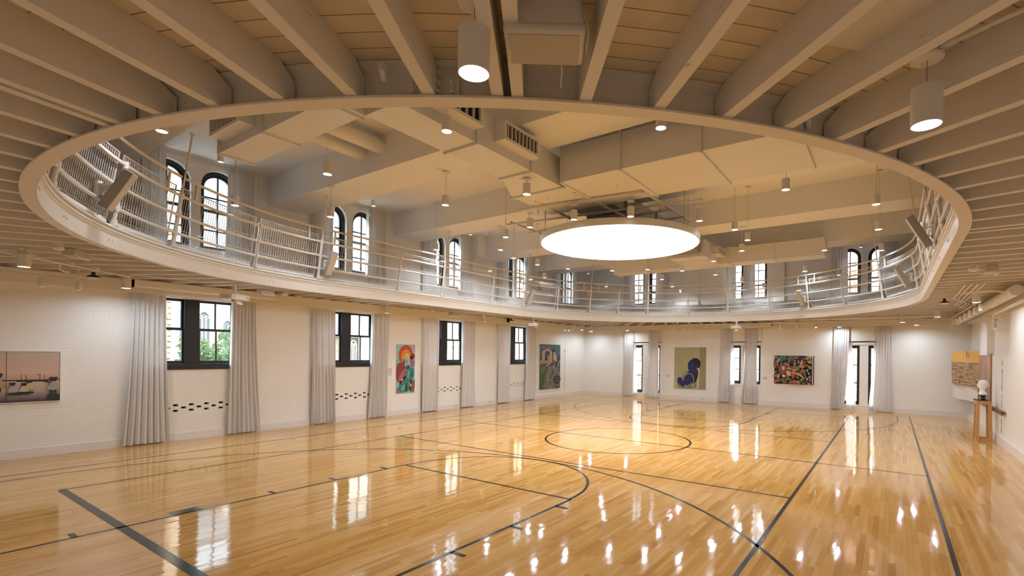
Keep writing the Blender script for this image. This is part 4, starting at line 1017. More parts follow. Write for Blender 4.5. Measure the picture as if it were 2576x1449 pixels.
mb = MB(); mb.tube([(9.85, YL - .02, .17), (9.85, YL - .02, 2.3)], .012, 8); mb.tube([(9.85, YL - .02, 2.35), (9.85, YL - .02, 3.38)], .006, 6); mb.box(9.80, 9.90, YL - .05, YL, 2.28, 2.37)
tag(mb.build('wall_conduit', M['fix']), 'thin vertical conduit on the long wall right of the standing-figure painting', 'conduit')
mb = MB(); mb.tube([(-4.78, YL - .03, ZD), (-4.78, YL - .03, 6.7)], .012, 8); tag(mb.build('wall_conduit', M['fix']), 'thin vertical conduit beside the first ceiling beam above the gallery', 'conduit')
# ------------------------------------------------------------------ outlets, plaques, sign
def outlet(axis, u, z, lab, dark=False):
    p = (u, YL - .0315, z) if axis == 'x' else (XB - .0315, u, z)
    o = thing('wall_outlet', lab, 'outlet', p, (0, 0, 0 if axis == 'x' else -PI / 2), 'outlets on the baseboards')
    mb = MB(); mb.box(-.06, .06, -.006, .002, -.04, .04); mb.build('plate', M['fix'], o, smooth=False)
    mb = MB()
    for s in (-1, 1): mb.box(s * .028 - .014, s * .028 + .014, -.008, -.006, -.018, .018)
    mb.build('socket', M['grille'] if dark else M['plaque'], o, smooth=False)
for u, lab, dk in ((-3.95, 'white outlet on the baseboard between the first two long wall windows', 0), (1.72, 'white outlet below the left side of the third long wall window', 0), (2.32, 'dark socketed outlet below the third long wall window', 1), (4.25, 'dark socketed outlet on the baseboard between the last two long wall windows', 1), (3.55, 'white outlet right of the third long wall window', 0)): outlet('x', u, .10, lab, dk)
for u, lab, dk in ((3.45, 'white outlet between the left end window and the blue portrait', 0), (2.45, 'white outlet on the baseboard under the left half of the blue portrait', 0), (1.62, 'outlet on the baseboard under the right edge of the blue portrait', 1), (-2.55, 'white outlet under the middle of the flower painting', 0), (-2.85, 'white outlet under the right half of the flower painting', 0), (-1.1, 'white outlet left of the flower painting at the middle end window', 0), (-6.1, 'white outlet right of the right end window', 0)): outlet('y', u, .10, lab, dk)
for ax, u, z, w, h, lab in (('x', -.66, 1.48, .16, .26, 'small grey caption card left of the sun tapestry'), ('y', 3.40, 1.13, .16, .12, 'small grey caption card left of the blue portrait'), ('y', -1.17, 1.18, .17, .12, 'small grey caption card left of the flower painting')):
    mb = MB()
    if ax == 'x': mb.box(u - w / 2, u + w / 2, YL - .008, YL, z - h / 2, z + h / 2)
    else: mb.box(XB - .008, XB, u - w / 2, u + w / 2, z - h / 2, z + h / 2)
    tag(mb.build('caption_card', M['plaque'], smooth=False), lab, 'label')
mb = MB(); mb.box(5.12, 5.22, YR + .10, YR + .106, 1.02, 1.22); tag(mb.build('caption_card', M['plaque'], smooth=False), 'small grey caption card on the right wall near the bust', 'label')
sg = thing('wall_sign', 'small red sign with white lettering on the upper long wall beyond the fourth arched pair', 'sign', (7.62, YL, 5.30))
mb = MB(); mb.box(-.16, .16, -.03, 0, -.11, .11); mb.build('plate', M['red'], sg, smooth=False)
mb = MB(); rnd = random.Random(2)
for r in range(2):
    for k in range(5): mb.box(-.12 + .05 * k, -.085 + .05 * k, -.033, -.03, -.07 + .08 * r, -.02 + .08 * r)
mb.build('lettering', M['white'], sg, smooth=False)
mb = MB(); mb.box(3.15, 3.35, YL - .02, YL, 5.95, 6.25); tag(mb.build('air_grille', M['plaque'], smooth=False), 'grey square air grille high on the long wall by the third beam', 'grille')
mb = MB(); mb.box(7.55, 7.8, YL - .02, YL, 6.0, 6.3); tag(mb.build('air_grille', M['plaque'], smooth=False), 'grey square air grille high on the long wall above the red sign', 'grille')
mb = MB(); mb.box(7.45, 7.62, YL - .06, YL, 5.72, 5.86); mb.tube([(7.53, YL - .03, 5.86), (7.53, YL - .03, 6.7)], .01, 6); tag(mb.build('alarm_box', M['fix']), 'small white alarm box with a conduit above the red sign', 'alarm')
# ------------------------------------------------------------------ pictures: flat layered paint on stretched supports
PC = {}
def pcol(c):
    if c not in PC: PC[c] = simple('pigment_%d' % len(PC), c, .6, nscale=25., namt=.12)
    return PC[c]
def ell(cx, cy, rx, ry, n=18, a0=0, a1=360, rot=0):
    out = []
    for k in range(n if a1 - a0 >= 360 else n + 1):
        t = rad(a0 + (a1 - a0) * k / n); x, y = rx * cos(t), ry * sin(t); r = rad(rot); out.append((cx + x * cos(r) - y * sin(r), cy + x * sin(r) + y * cos(r)))
    return out
def smooth_poly(p, it=2):
    for _ in range(it): p = [q for a, b in zip(p, p[1:] + p[:1]) for q in ((a[0] * .75 + b[0] * .25, a[1] * .75 + b[1] * .25), (a[0] * .25 + b[0] * .75, a[1] * .25 + b[1] * .75))]
    return p
def picture(name, label, axis, u0, u1, z0, z1, th, ground, layers, edge, cat='painting', frame=None, outset=0.):
    """layers: (colour, polygon in 0..1 from the top left); drawn in order, each a hair in front of the last"""
    from mathutils.geometry import tessellate_polygon
    o = thing(name, label, cat)
    def P(a, b, d):
        u = u0 + (u1 - u0) * a; z = z1 - (z1 - z0) * b
        return (u, YL - d, z) if axis == 'x' else (XB - d, u, z)
    mb = MB(); a, b = P(0, 0, outset), P(1, 1, th); mb.box(a[0], b[0], a[1], b[1], a[2], b[2]); mb.build('support', M['trim'] if edge is None else edge, o, smooth=False)
    mb = MB(); mats = [ground if not isinstance(ground, tuple) else pcol(ground)]; mb.quad(*[P(x, y, th + .0006) for x, y in ((0, 0), (1, 0), (1, 1), (0, 1))])
    idx = {}
    for i, (c, poly) in enumerate(layers):
        if c not in idx: idx[c] = len(mats); mats.append(pcol(c))
        poly = [(min(max(x, 0), 1), min(max(y, 0), 1)) for x, y in poly]
        vs = [P(x, y, th + .001 + .00025 * i) for x, y in poly]
        tris = tessellate_polygon([[Vector((x, y, 0)) for x, y in poly]]); mb.add(vs, [tuple(t) for t in tris], idx[c])
    mb.build('painted_surface', mats, o, smooth=False)
    if frame:
        for nm, q in (('top', (0, -.012, 1, 0)), ('bot', (0, 1, 1, 1.012)), ('l', (-.006, -.012, 0, 1.012)), ('r', (1, -.012, 1.006, 1.012))):
            mb = MB(); a, b = P(q[0], q[1], 0), P(q[2], q[3], th + .012); mb.box(a[0], b[0], a[1], b[1], a[2], b[2]); mb.build('frame_strip', frame, o, smooth=False)
    return o
def R4(x0, y0, x1, y1): return [(x0, y0), (x1, y0), (x1, y1), (x0, y1)]
rnd = random.Random(11)
# two-panel beach scene at the far left
skyc = NT('dusk_sky_paint'); _p, _x, _y, _z = skyc.pos()
rp = skyc.n('ValToRGB', i_0=skyc.math('ADD', skyc.math('DIVIDE', skyc.math('SUBTRACT', _z, 1.09), .98), skyc.math('MULTIPLY', skyc.math('SUBTRACT', skyc.noise(1., skyc.xyz(skyc.math('MULTIPLY', _x, 1.5), 0., skyc.math('MULTIPLY', _z, 30.)), 4), .5), .14)))
cr = rp.color_ramp; cr.elements[0].color = (.05, .04, .045, 1); cr.elements[1].color = (.50, .42, .36, 1); cr.elements[1].position = 1
for pz, cc in ((.10, (.20, .15, .15, 1)), (.22, (.44, .35, .29, 1)), (.40, (.55, .43, .34, 1)), (.425, (.50, .30, .22, 1)), (.50, (.60, .36, .27, 1)), (.58, (.62, .44, .32, 1)), (.72, (.58, .40, .34, 1))):
    e = cr.elements.new(pz); e.color = cc
M['dusk'] = skyc.done(rp.outputs[0], .35)
DK, SKIN = (.022, .016, .013), (.035, .022, .016)
def girl(x, y, s, dress, lean=0, arms=0):
    L = [(SKIN, ell(x + lean * s, y - .50 * s, .10 * s, .20 * s)), (SKIN, ell(x - .07 * s + lean * s, y - .62 * s, .06 * s, .12 * s)), (SKIN, ell(x + .07 * s + lean * s, y - .62 * s, .06 * s, .12 * s)),
         (dress, smooth_poly([(x - .08 * s, y - .34 * s), (x + .10 * s, y - .34 * s), (x + .13 * s, y - .05 * s), (x + .27 * s, y + .42 * s), (x - .26 * s, y + .42 * s), (x - .12 * s, y - .05 * s)], 1)),
         (SKIN, R4(x - .10 * s, y + .42 * s, x - .03 * s, y + .75 * s)), (SKIN, R4(x + .02 * s, y + .42 * s, x + .09 * s, y + .78 * s))]
    if arms: L.append((SKIN, [(x + .05 * s, y - .28 * s), (x + .34 * s, y - .20 * s), (x + .34 * s, y - .08 * s), (x + .05 * s, y - .14 * s)]))
    else: L.append((SKIN, [(x - .09 * s, y - .30 * s), (x - .30 * s, y - .42 * s), (x - .31 * s, y - .34 * s), (x - .10 * s, y - .18 * s)]))
    return L
# u: 0 at x=-10.5 .. 1 at x=-8.45; the picture's left half lies outside the frame of the photograph
def uu(t): return .385 + .615 * t      # t: 0 photo edge .. 1 right end of the picture
LY = [(DK, [(0, .555), (.3, .55), (uu(.0), .562), (uu(.2), .555), (uu(1), .565), (uu(1), .58), (0, .585)])]
LY += [(DK, [(uu(.50), .56), (uu(.88), .57), (uu(.86), .60), (uu(.53), .60)])] + [(DK, R4(uu(a), .46, uu(a) + .004, .57)) for a in (.57, .62, .77, .82)] + [((.35, .06, .05), R4(uu(.74), .455, uu(.78), .47))]
LY += [(DK, ell(rnd.uniform(.0, uu(.25)), rnd.uniform(.02, .34), .006, .005, 5)) for _ in range(60)]
WH, OC, GR = (.52, .46, .38), (.42, .28, .10), (.30, .29, .25)
LY += girl(uu(.14), .63, .17, (.40, .36, .30), 0, 1) + girl(uu(.33), .60, .24, OC) + [((.26, .30, .38), [(uu(.28), .51), (uu(.39), .51), (uu(.39), .555), (uu(.30), .56)])]
LY += [((.02, .03, .02), smooth_poly([(uu(.40), .82), (uu(.70), .78), (uu(.71), .84), (uu(.45), .86)], 1))]
LY += girl(uu(.48), .73, .17, (.36, .33, .28), 0, 1)[:4] + girl(uu(.60), .73, .15, WH)[:4] + girl(uu(.66), .68, .17, (.48, .40, .22))[:4]
LY += [((.02, .03, .02), R4(uu(.86), .86, uu(.995), .985))] + girl(uu(.925), .68, .23, (.34, .32, .28))
LY += [(DK, R4(uu(.412), 0, uu(.418), 1))]
LY += [((.85, .8, .7), ell(uu(a), b, .005, .006, 6)) for a, b in ((.21, .07), (.12, .26), (.57, .12), (.61, .3), (.71, .29), (.77, .29), (.87, .23))]
picture('painting', 'two-panel dusk beach painting with children in dresses at the far left of the long wall', 'x', -10.45, -8.45, 1.085, 2.065, .04, M['dusk'], LY, None, frame=M['fix'])
# tapestry with a big sun
LT = [((.30, .52, .50), R4(0, 0, 1, .5)), ((.46, .36, .50), [(.55, 0), (1, 0), (1, .35), (.7, .35)]), ((.60, .36, .45), [(.75, .16), (1, .14), (1, .32), (.8, .32)]), ((.22, .42, .38), [(0, .3), (.35, .3), (.3, .45), (0, .5)])]
LT += [((.02, .02, .02), ell(.50, .215, .375, .20, 26)), ((.62, .07, .025), ell(.50, .215, .36, .192, 26)), ((.02, .02, .02), ell(.52, .25, .28, .165, 24)), ((.72, .26, .02), ell(.52, .25, .265, .157, 24)), ((.02, .02, .02), ell(.56, .28, .20, .12, 20)), ((.72, .46, .05), ell(.56, .28, .19, .115, 20))]
LT += [((.24, .045, .045), smooth_poly([(0, .40), (.25, .36), (.5, .42), (.62, .6), (.3, .75), (0, .78)])), ((.42, .13, .18), smooth_poly([(.1, .70), (.4, .5), (.62, .48), (.55, .72), (.2, .8)]))]
LT += [((.40, .44, .55), smooth_poly([(.35, .32), (.5, .24), (.62, .26), (.75, .35), (.70, .43), (.42, .44)])), ((.05, .08, .28), smooth_poly([(.36, .36), (.44, .27), (.48, .36), (.42, .44)])), ((.24, .32, .16), smooth_poly([(.48, .33), (.58, .30), (.62, .37), (.52, .41)])), ((.03, .02, .02), smooth_poly([(.68, .26), (.86, .19), (.99, .22), (.97, .28), (.80, .32)])), ((.22, .03, .04), [(.80, .20), (.86, .17), (.9, .19), (.97, .19), (.96, .24), (1, .27), (.92, .27)])]
LT += [((.28, .16, .34), smooth_poly([(.72, .36), (.98, .29), (1, .45), (.78, .48)])), ((.07, .04, .03), smooth_poly([(.50, .44), (.72, .42), (.74, .50), (.6, .54)]))]
LT += [((.03, .21, .18), smooth_poly([(.55, .52), (.78, .46), (.97, .50), (.95, .66), (.84, .72), (.72, .98), (.05, .98), (.05, .88), (.45, .76), (.52, .62)])), ((.10, .38, .32), smooth_poly([(.60, .55), (.75, .50), (.70, .72), (.58, .70)])), ((.01, .10, .09), smooth_poly([(.78, .60), (.90, .55), (.86, .68), (.76, .72)])), ((.14, .42, .36), smooth_poly([(.25, .88), (.55, .78), (.6, .85), (.3, .96)])), ((.01, .09, .08), smooth_poly([(.45, .82), (.6, .76), (.62, .95), (.5, .98)]))]
LT += [((.018, .014, .014), smooth_poly([(.08, .80), (.45, .63), (.54, .65), (.52, .69), (.15, .86)], 1)), ((.018, .014, .014), smooth_poly([(.78, .72), (.88, .70), (.82, .96), (.70, .98)], 1)), ((.60, .10, .10), ell(.31, .715, .07, .033)), ((.62, .55, .16), ell(.31, .715, .042, .02)), ((.60, .10, .12), ell(.78, .835, .07, .033)), ((.62, .55, .16), ell(.78, .835, .042, .02)), ((.22, .11, .06), smooth_poly([(.84, .80), (1, .66), (1, .98), (.78, .98)])), ((.5, .5, .42), ell(.13, .80, .05, .035)), ((.50, .10, .20), smooth_poly([(.02, .92), (.2, .94), (.3, .99), (.02, .99)], 1))]
for k in range(40):
    x, y = rnd.uniform(.35, .98), rnd.uniform(.28, .98); LT.append((rnd.choice([(.08, .34, .30), (.55, .45, .50), (.02, .05, .06), (.30, .10, .12)]), ell(x, y, .03, .008, 6, rot=rnd.uniform(0, 180))))
picture('tapestry', 'tall unframed tapestry with an orange sun and figure in teal on the long wall', 'x', -.42, .36, .715, 2.405, .012, (.30, .48, .48), LT, M['paper'], cat='tapestry')
# tall painting of a standing figure on a heap before a ruin
LR = [((.06, .12, .15), R4(0, 0, 1, .5))] + [((.40, .16, .12), smooth_poly([(a, b), (a + .2, b - .01), (a + .22, b + .02), (a + .04, b + .03)])) for a, b in ((.02, .06), (.1, .15), (.3, .08), (.0, .2))]
LR += [((.035, .065, .055), R4(.55, .25, 1, .5)), ((.46, .31, .25), [(.12, .16), (.34, .09), (.60, .16), (.60, .36), (.12, .36)]), ((.05, .06, .06), [(.26, .17), (.36, .135), (.48, .17), (.48, .36), (.24, .36)]), ((.42, .34, .20), R4(.38, .24, .46, .36)), ((.40, .22, .17), R4(0, .36, .62, .43)), ((.055, .11, .03), smooth_poly([(0, .45), (.45, .43), (.4, .8), (0, .95)])), ((.10, .17, .05), smooth_poly([(.05, .5), (.3, .47), (.28, .6), (.08, .66)]))]
LR += [((.20, .18, .16), smooth_poly([(.35, .52), (.6, .46), (1, .55), (1, 1), (.1, 1), (.25, .8)]))]
for k in range(110):
    x, y = rnd.uniform(.05, 1), rnd.uniform(.5, .99)
    if x + .5 * y > .62: LR.append((rnd.choice([(.34, .32, .30), (.10, .08, .07), (.28, .14, .10), (.08, .10, .18), (.42, .38, .33), (.20, .17, .10), (.06, .10, .04)]), ell(x, y, rnd.uniform(.02, .06), rnd.uniform(.006, .02), 6, rot=rnd.uniform(0, 180))))
LR += [((.50, .31, .21), smooth_poly([(.62, .22), (.78, .21), (.80, .34), (.76, .40), (.64, .39), (.60, .30)], 1)), ((.45, .28, .19), smooth_poly([(.60, .37), (.5, .42), (.30, .51), (.26, .48), (.46, .39), (.56, .33)], 1)), ((.12, .10, .11), smooth_poly([(.58, .36), (.78, .37), (.74, .48), (.62, .48)], 1)), ((.45, .28, .19), R4(.61, .46, .67, .54)), ((.50, .32, .24), ell(.67, .185, .05, .035)), ((.03, .03, .03), ell(.66, .145, .055, .03)), ((.4, .24, .16), smooth_poly([(.76, .23), (.82, .26), (.82, .40), (.78, .40)], 1)), ((.025, .022, .02), ell(.84, .80, .17, .095)), ((.14, .13, .12), ell(.83, .80, .11, .06)), ((.03, .03, .03), ell(.83, .80, .06, .032)), ((.45, .42, .36), [(.82, .50), (.94, .36), (.97, .37), (.86, .51)])]
picture('painting', 'tall painting of a figure standing on rubble before a ruined house', 'x', 7.62, 9.36, .43, 2.60, .05, (.08, .09, .08), LR, None)
# portrait of a seated figure in blue, seen from behind
BL, HR, YE, GN = (.018, .016, .105), (.012, .009, .009), (.66, .52, .25), (.20, .27, .16)
olive = NT('olive_wall_paint'); _p, _x, _y, _z = olive.pos(); nn = olive.noise(2., _p, 4)
M['olive'] = olive.done(olive.mix(nn, (.36, .32, .17, 1), (.50, .455, .29, 1)), .5)
LB = [((.30, .265, .15), R4(.80, 0, 1, 1)), ((.40, .36, .21), R4(0, .25, .55, .256)), ((.34, .30, .17), R4(0, .45, .42, .456)), ((.34, .30, .17), R4(.15, .45, .156, .6)), ((.34, .30, .17), R4(.18, .58, .42, .585))]
LB += [(YE, smooth_poly([(.74, .50), (.81, .50), (.80, .66), (.76, .80), (.77, 1), (.70, 1), (.71, .72)], 1)), (GN, smooth_poly([(.24, .72), (.34, .57), (.45, .55), (.5, .7), (.72, .72), (.73, 1), (.12, 1), (.16, .9)], 1)), (BL, smooth_poly([(.46, .56), (.55, .5), (.72, .5), (.78, .57), (.75, .75), (.68, .86), (.48, .86), (.42, .68)])), ((.020, .012, .03), smooth_poly([(.62, .62), (.77, .66), (.70, .82), (.60, .86)]))]
LB += [(BL, smooth_poly([(.45, .45), (.43, .42), (.46, .36), (.52, .30), (.62, .27), (.72, .32), (.73, .52), (.66, .56), (.55, .58), (.47, .55), (.44, .51)])), (HR, smooth_poly([(.54, .32), (.60, .26), (.72, .25), (.83, .32), (.84, .42), (.80, .50), (.74, .50), (.70, .42), (.62, .38)])), ((.55, .5, .5), ell(.562, .438, .012, .007, 8)), ((.24, .07, .05), ell(.70, .43, .02, .008, 8, rot=-15))]
LB += [(GN, smooth_poly([(.36, .66), (.50, .615), (.60, .66), (.65, .76), (.62, .86), (.60, .86), (.62, .76), (.57, .68), (.50, .64), (.38, .69)], 1)), (BL, smooth_poly([(.34, .70), (.48, .63), (.60, .70), (.62, .80), (.55, .86), (.40, .94), (.24, .96), (.19, .90), (.22, .84), (.32, .80)])), (BL, smooth_poly([(.12, .74), (.20, .72), (.28, .78), (.24, .85), (.17, .93), (.15, .97), (.13, .90), (.10, .80)])), (GN, [(.18, .86), (.20, .96), (.28, .98), (.16, 1), (.14, .97)])]
LB += [(c, ell(a, b, .028, .02, 7)) for c, a, b in (((.55, .5, .42), .47, .95), ((.24, .06, .04), .48, .955), ((.55, .5, .42), .62, .92), ((.55, .5, .42), .38, .93), ((.2, .07, .05), .70, .94), ((.5, .46, .38), .34, .61), ((.24, .30, .28), .30, .68))]
picture('painting', 'olive portrait of a seated figure with deep blue skin and black hair', 'y', 3.04, 1.47, .545, 2.535, .05, M['olive'], LB, None)
# crowded flower painting
LF = []; PAL = [(.50, .05, .03), (.60, .14, .05), (.58, .30, .05), (.50, .22, .26), (.40, .13, .22), (.45, .42, .36), (.05, .20, .05), (.03, .22, .19), (.36, .28, .06), (.40, .20, .10)]
for k in range(230):
    x, y = rnd.uniform(.01, .93), rnd.uniform(.03, .97); s = rnd.uniform(.016, .036); c = rnd.choice(PAL)
    for q in range(4): LF.append((c, ell(x + s * .7 * cos(q * PI / 2 + k), y + s * 1. * sin(q * PI / 2 + k), s * .55, s * .8, 6)))
    LF.append((rnd.choice([(.62, .42, .05), (.02, .02, .02)]), ell(x, y, s * .35, s * .5, 5)))
TEAL = (.012, .17, .155)
LF += [(TEAL, smooth_poly([(.16, .20), (.18, .08), (.28, .02), (.34, .05), (.37, .13), (.26, .17), (.22, .28)])), (TEAL, smooth_poly([(.39, .08), (.46, .02), (.53, .06), (.52, .17), (.45, .16)])), (TEAL, smooth_poly([(.01, .28), (.07, .23), (.11, .29), (.05, .37)])), ((.40, .28, .08), smooth_poly([(.33, .40), (.44, .42), (.50, .47), (.42, .50), (.34, .46)])), ((.40, .24, .11), smooth_poly([(.46, .50), (.54, .43), (.62, .52), (.55, .57)])), ((.56, .40, .30), smooth_poly([(.32, .62), (.36, .51), (.45, .54), (.47, .64), (.42, .74)])), ((.24, .09, .05), smooth_poly([(.13, .52), (.20, .34), (.28, .32), (.33, .38), (.34, .58), (.26, .70), (.20, .60)])), ((.60, .48, .42), smooth_poly([(.23, .38), (.29, .37), (.30, .47), (.26, .52), (.23, .47)], 1)), ((.60, .48, .42), smooth_poly([(.21, .70), (.29, .65), (.33, .72), (.28, .78)], 1)), ((.50, .34, .26), smooth_poly([(.10, .75), (.17, .60), (.18, .80)], 1)), ((.56, .42, .33), smooth_poly([(.48, .57), (.66, .60), (.78, .74), (.76, .77), (.62, .64), (.48, .61)], 1)), ((.56, .05, .02), smooth_poly([(.46, .64), (.52, .60), (.57, .66), (.56, .74), (.48, .74)])), ((.56, .06, .02), smooth_poly([(.48, .90), (.56, .87), (.58, .97), (.49, .98)])), ((.03, .20, .12), smooth_poly([(.74, .56), (.83, .46), (.82, .68), (.77, .70)])), ((.04, .20, .05), smooth_poly([(.20, .84), (.28, .80), (.31, .94), (.24, .93)])), ((.62, .06, .14), smooth_poly([(.01, .90), (.06, .85), (.12, .93), (.05, .98)])), ((.03, .20, .04), smooth_poly([(.66, .95), (.70, .84), (.72, .92)], 1))]
LF += [((.55, .50, .38), [(.80, 0), (1, 0), (1, .3), (.97, .05), (.86, .03)]), ((.34, .38, .07), smooth_poly([(.79, .14), (.86, .04), (.95, .05), (.97, .12), (.88, .10)])), ((.40, .44, .12), smooth_poly([(.84, .22), (.90, .16), (.97, .22), (.96, .28), (.90, .24)])), ((.02, .018, .02), smooth_poly([(.62, .03), (.78, .03), (.74, .26), (.64, .14)])), ((.52, .47, .36), smooth_poly([(.68, .30), (.70, .20), (.75, .08), (.73, .24), (.72, .38)], 1)), ((.58, .54, .46), R4(.975, 0, 1, 1))]
LF += [((.55, .52, .46) if k % 2 else (.014, .013, .014), smooth_poly([(.82 + .02 * (k % 7), .42 + .055 * k), (.86 + .015 * (k % 6), .40 + .05 * k), (.88 + .012 * (k % 7), .50 + .05 * k), (.84 + .02 * (k % 5), .52 + .05 * k)], 1)) for k in range(9)]
picture('painting', 'crowded flower painting with two pale faces on a black ground', 'y', -1.56, -3.13, .965, 2.19, .05, (.014, .013, .014), LF, None)
# hangings on the right wall
hz = thing('fabric_hanging', 'gold and grey painted fabric hanging in the far right corner behind the bust', 'wall hanging', (11.3, YR, 0), (0, 0, .0))
def sheet(x0, y0, x1, y1, z0, z1, mat, nm, parent, n=14, amp=.02):
    mb = MB(); vs = []
    for j in range(9):
        for i in range(n + 1):
            f = i / n; d = amp * sin(f * 9 + j * .4); vs.append((x0 + (x1 - x0) * f, y0 + (y1 - y0) * f + d + .01, z0 + (z1 - z0) * j / 8))
    mb.add(vs, [(j * (n + 1) + i, j * (n + 1) + i + 1, (j + 1) * (n + 1) + i + 1, (j + 1) * (n + 1) + i) for j in range(8) for i in range(n)]); return mb.build(nm, mat, parent, ang=180)
gm = NT('painted_gold_fabric'); _p, _x, _y, _z = gm.pos()
n1 = gm.noise(1., gm.xyz(gm.math('MULTIPLY', _x, 2.), 0., gm.math('MULTIPLY', _z, 22.)), 5); stripe = gm.noise(1., gm.xyz(gm.math('MULTIPLY', _x, 3.4), 0., gm.math('MULTIPLY', _z, .7)), 3)
low = gm.mix(gm.math('GREATER_THAN', n1, .52), (.46, .27, .10, 1), (.16, .10, .06, 1)); up = (.72, .40, .06, 1)
c1 = gm.mix(gm.math('GREATER_THAN', _z, 2.02), low, up); c2 = gm.mix(gm.math('GREATER_THAN', stripe, .60), c1, (.05, .045, .05, 1))
M['goldcloth'] = gm.done(c2, .45)
sheet(11.55 - 11.3, .55, 8.9 - 11.3, .03, 1.25, 2.40, M['goldcloth'], 'painted_cloth', hz)
sheet(11.62 - 11.3, .5, 9.6 - 11.3, .06, .72, 1.30, M['paper'], 'paper_end', hz)
cm = NT('copper_stain'); _p, _x, _y, _z = cm.pos(); k = cm.noise(1.2, cm.xyz(cm.math('MULTIPLY', _x, 1.4), 0., cm.math('MULTIPLY', _z, 1.)), 4)
g = cm.math('ADD', cm.math('MULTIPLY', cm.math('SUBTRACT', 2.3, _z), .35), k)
M['copper'] = cm.done(cm.mix(cm.math('MULTIPLY', cm.math('SUBTRACT', g, .45), 1.6, clamp=True), (.46, .25, .15, 1), (.17, .075, .04, 1)), .4)
mb = MB(); mb.box(6.62, 8.66, YR + .10, YR + .135, .76, 2.29); tag(mb.build('copper_panel', M['copper'], smooth=False), 'copper brown stained panel on the right wall behind the bust', 'wall panel')
mb = MB(); mb.box(4.55, 9.3, YR + .13, YR + .20, .80, .875); tag(mb.build('wooden_rail', M['darkwood'], smooth=False), 'dark wooden rail fixed low along the right wall behind the pedestal', 'rail')
# pedestal and bust
pd = thing('wooden_pedestal', 'tall narrow open pine pedestal standing near the right wall', 'pedestal', (5.75, -7.86, 0), (0, 0, .06))
H = 1.045
def leg(x, y, name='leg'):
    mb = MB(); mb.prism([(x * 1.22 - .035, y * 1.22 - .035, 0), (x * 1.22 + .035, y * 1.22 - .035, 0), (x * 1.22 + .035, y * 1.22 + .035, 0), (x * 1.22 - .035, y * 1.22 + .035, 0)], (0, 0, H)); n = len(mb.v)
    mb.v = mb.v[:4] + [(x + dx, y + dy, H) for dx, dy in ((-.033, -.033), (.033, -.033), (.033, .033), (-.033, .033))]; mb.build(name, M['pine'], pd, smooth=False)
for x in (-.12, .12):
    for y in (-.115, .115): leg(x, y)
mb = MB(); mb.box(-.155, .155, -.155, .155, H - .085, H); mb.build('top_board', M['pine'], pd, smooth=False)
for y in (-.135, .135):
    mb = MB(); mb.box(-.14, .14, y - .02, y + .02, .0, .08); mb.build('foot_rail', M['pine'], pd, smooth=False)
for x in (-.14, .14):
    mb = MB(); mb.box(x - .02, x + .02, -.115, .115, .0, .08); mb.build('foot_rail', M['pine'], pd, smooth=False)
mb = MB()
for x, z in ((-.12, H - .06), (-.12, H - .03), (.12, H - .06), (.12, H - .03), (-.145, .05), (.145, .05)): mb.tube([(x, -.156, z), (x, -.159, z)], .006, 8); mb.tube([(-.156, x * .9, z), (-.159, x * .9, z)], .006, 8)
mb.build('screw', M['darkwood'], pd)
bu = thing('plaster_bust', 'white plaster head on a black turned foot on top of the pine pedestal', 'bust', (5.75, -7.86, H), (0, 0, .06))
mb = MB(); mb.lathe([(.001, 0), (.125, 0), (.125, .02), (.10, .03), (.06, .055), (.045, .085), (.05, .11), (.08, .125), (.082, .14), (.001, .14)], n=28, caps=False); mb.build('socle', M['blackgloss'], bu)
def bust_mesh():
    # head looking along +y-ish (left in the picture); rings of points from the chest to the crown
    me = bpy.data.meshes.new('head'); mb = MB(); n = 28
    rings = [(.14, .00, .085, .060), (.155, .00, .125, .085), (.185, .0, .140, .090), (.215, .005, .115, .078), (.235, .012, .075, .062), (.265, .018, .058, .056), (.295, .020, .057, .057), (.315, .018, .066, .064), (.335, .012, .082, .078), (.365, .008, .094, .092), (.40, .006, .100, .102), (.435, .004, .103, .106), (.47, .002, .100, .104), (.505, -.002, .088, .094), (.53, -.006, .062, .068), (.546, -.008, .028, .032)]
    for z, oy, rx, ry in rings:
        for k in range(n):
            t = 2 * PI * k / n; x = rx * cos(t); y = oy + ry * sin(t)
            f = max(0, sin(t)) ** 6      # the face is on +y
            if .335 <= z <= .47:
                y += f * {.335: .022, .365: .020, .40: .030, .435: .004, .47: .006}.get(z, 0)
                side = max(0, sin(t)) * abs(cos(t))
                if z == .435: y -= .016 * (1 if .35 < abs(cos(t)) < .6 and sin(t) > 0 else 0)
            if z > .43 or (z > .36 and sin(t) < .2):
                q = .006 * sin(k * 3.1 + z * 90) + .005 * sin(k * 1.7 - z * 60); x += q * cos(t); y += q * sin(t)
            mb.v.append((x, y, z))
    m = len(rings)
    for i in range(m - 1):
        for k in range(n): k2 = (k + 1) % n; mb.f.append((i * n + k, i * n + k2, (i + 1) * n + k2, (i + 1) * n + k)); mb.m.append(0)
    mb.f += [tuple(range(n))[::-1], tuple((m - 1) * n + k for k in range(n))]; mb.m += [0, 0]
    return mb
mb = bust_mesh(); hd = mb.build('head', M['plasterwhite'], bu, ang=180); hd.rotation_euler = (0, 0, -.5)
md = hd.modifiers.new('soft', 'SUBSURF'); md.levels = 1; md.render_levels = 1
mb = MB(); mb.prism([(-.012, .10, .385), (.012, .10, .385), (.006, .112, .43), (-.006, .112, .43)], (0, .022, -.004)); o = mb.build('nose', M['plasterwhite'], hd)
mb = MB(); mb.ball((-.101, 0, .405), .024, 10, 8, (.45, .8, 1.25)); mb.ball((.101, 0, .405), .024, 10, 8, (.45, .8, 1.25)); mb.build('ear', M['plasterwhite'], hd)
rnd = random.Random(21); mb = MB()
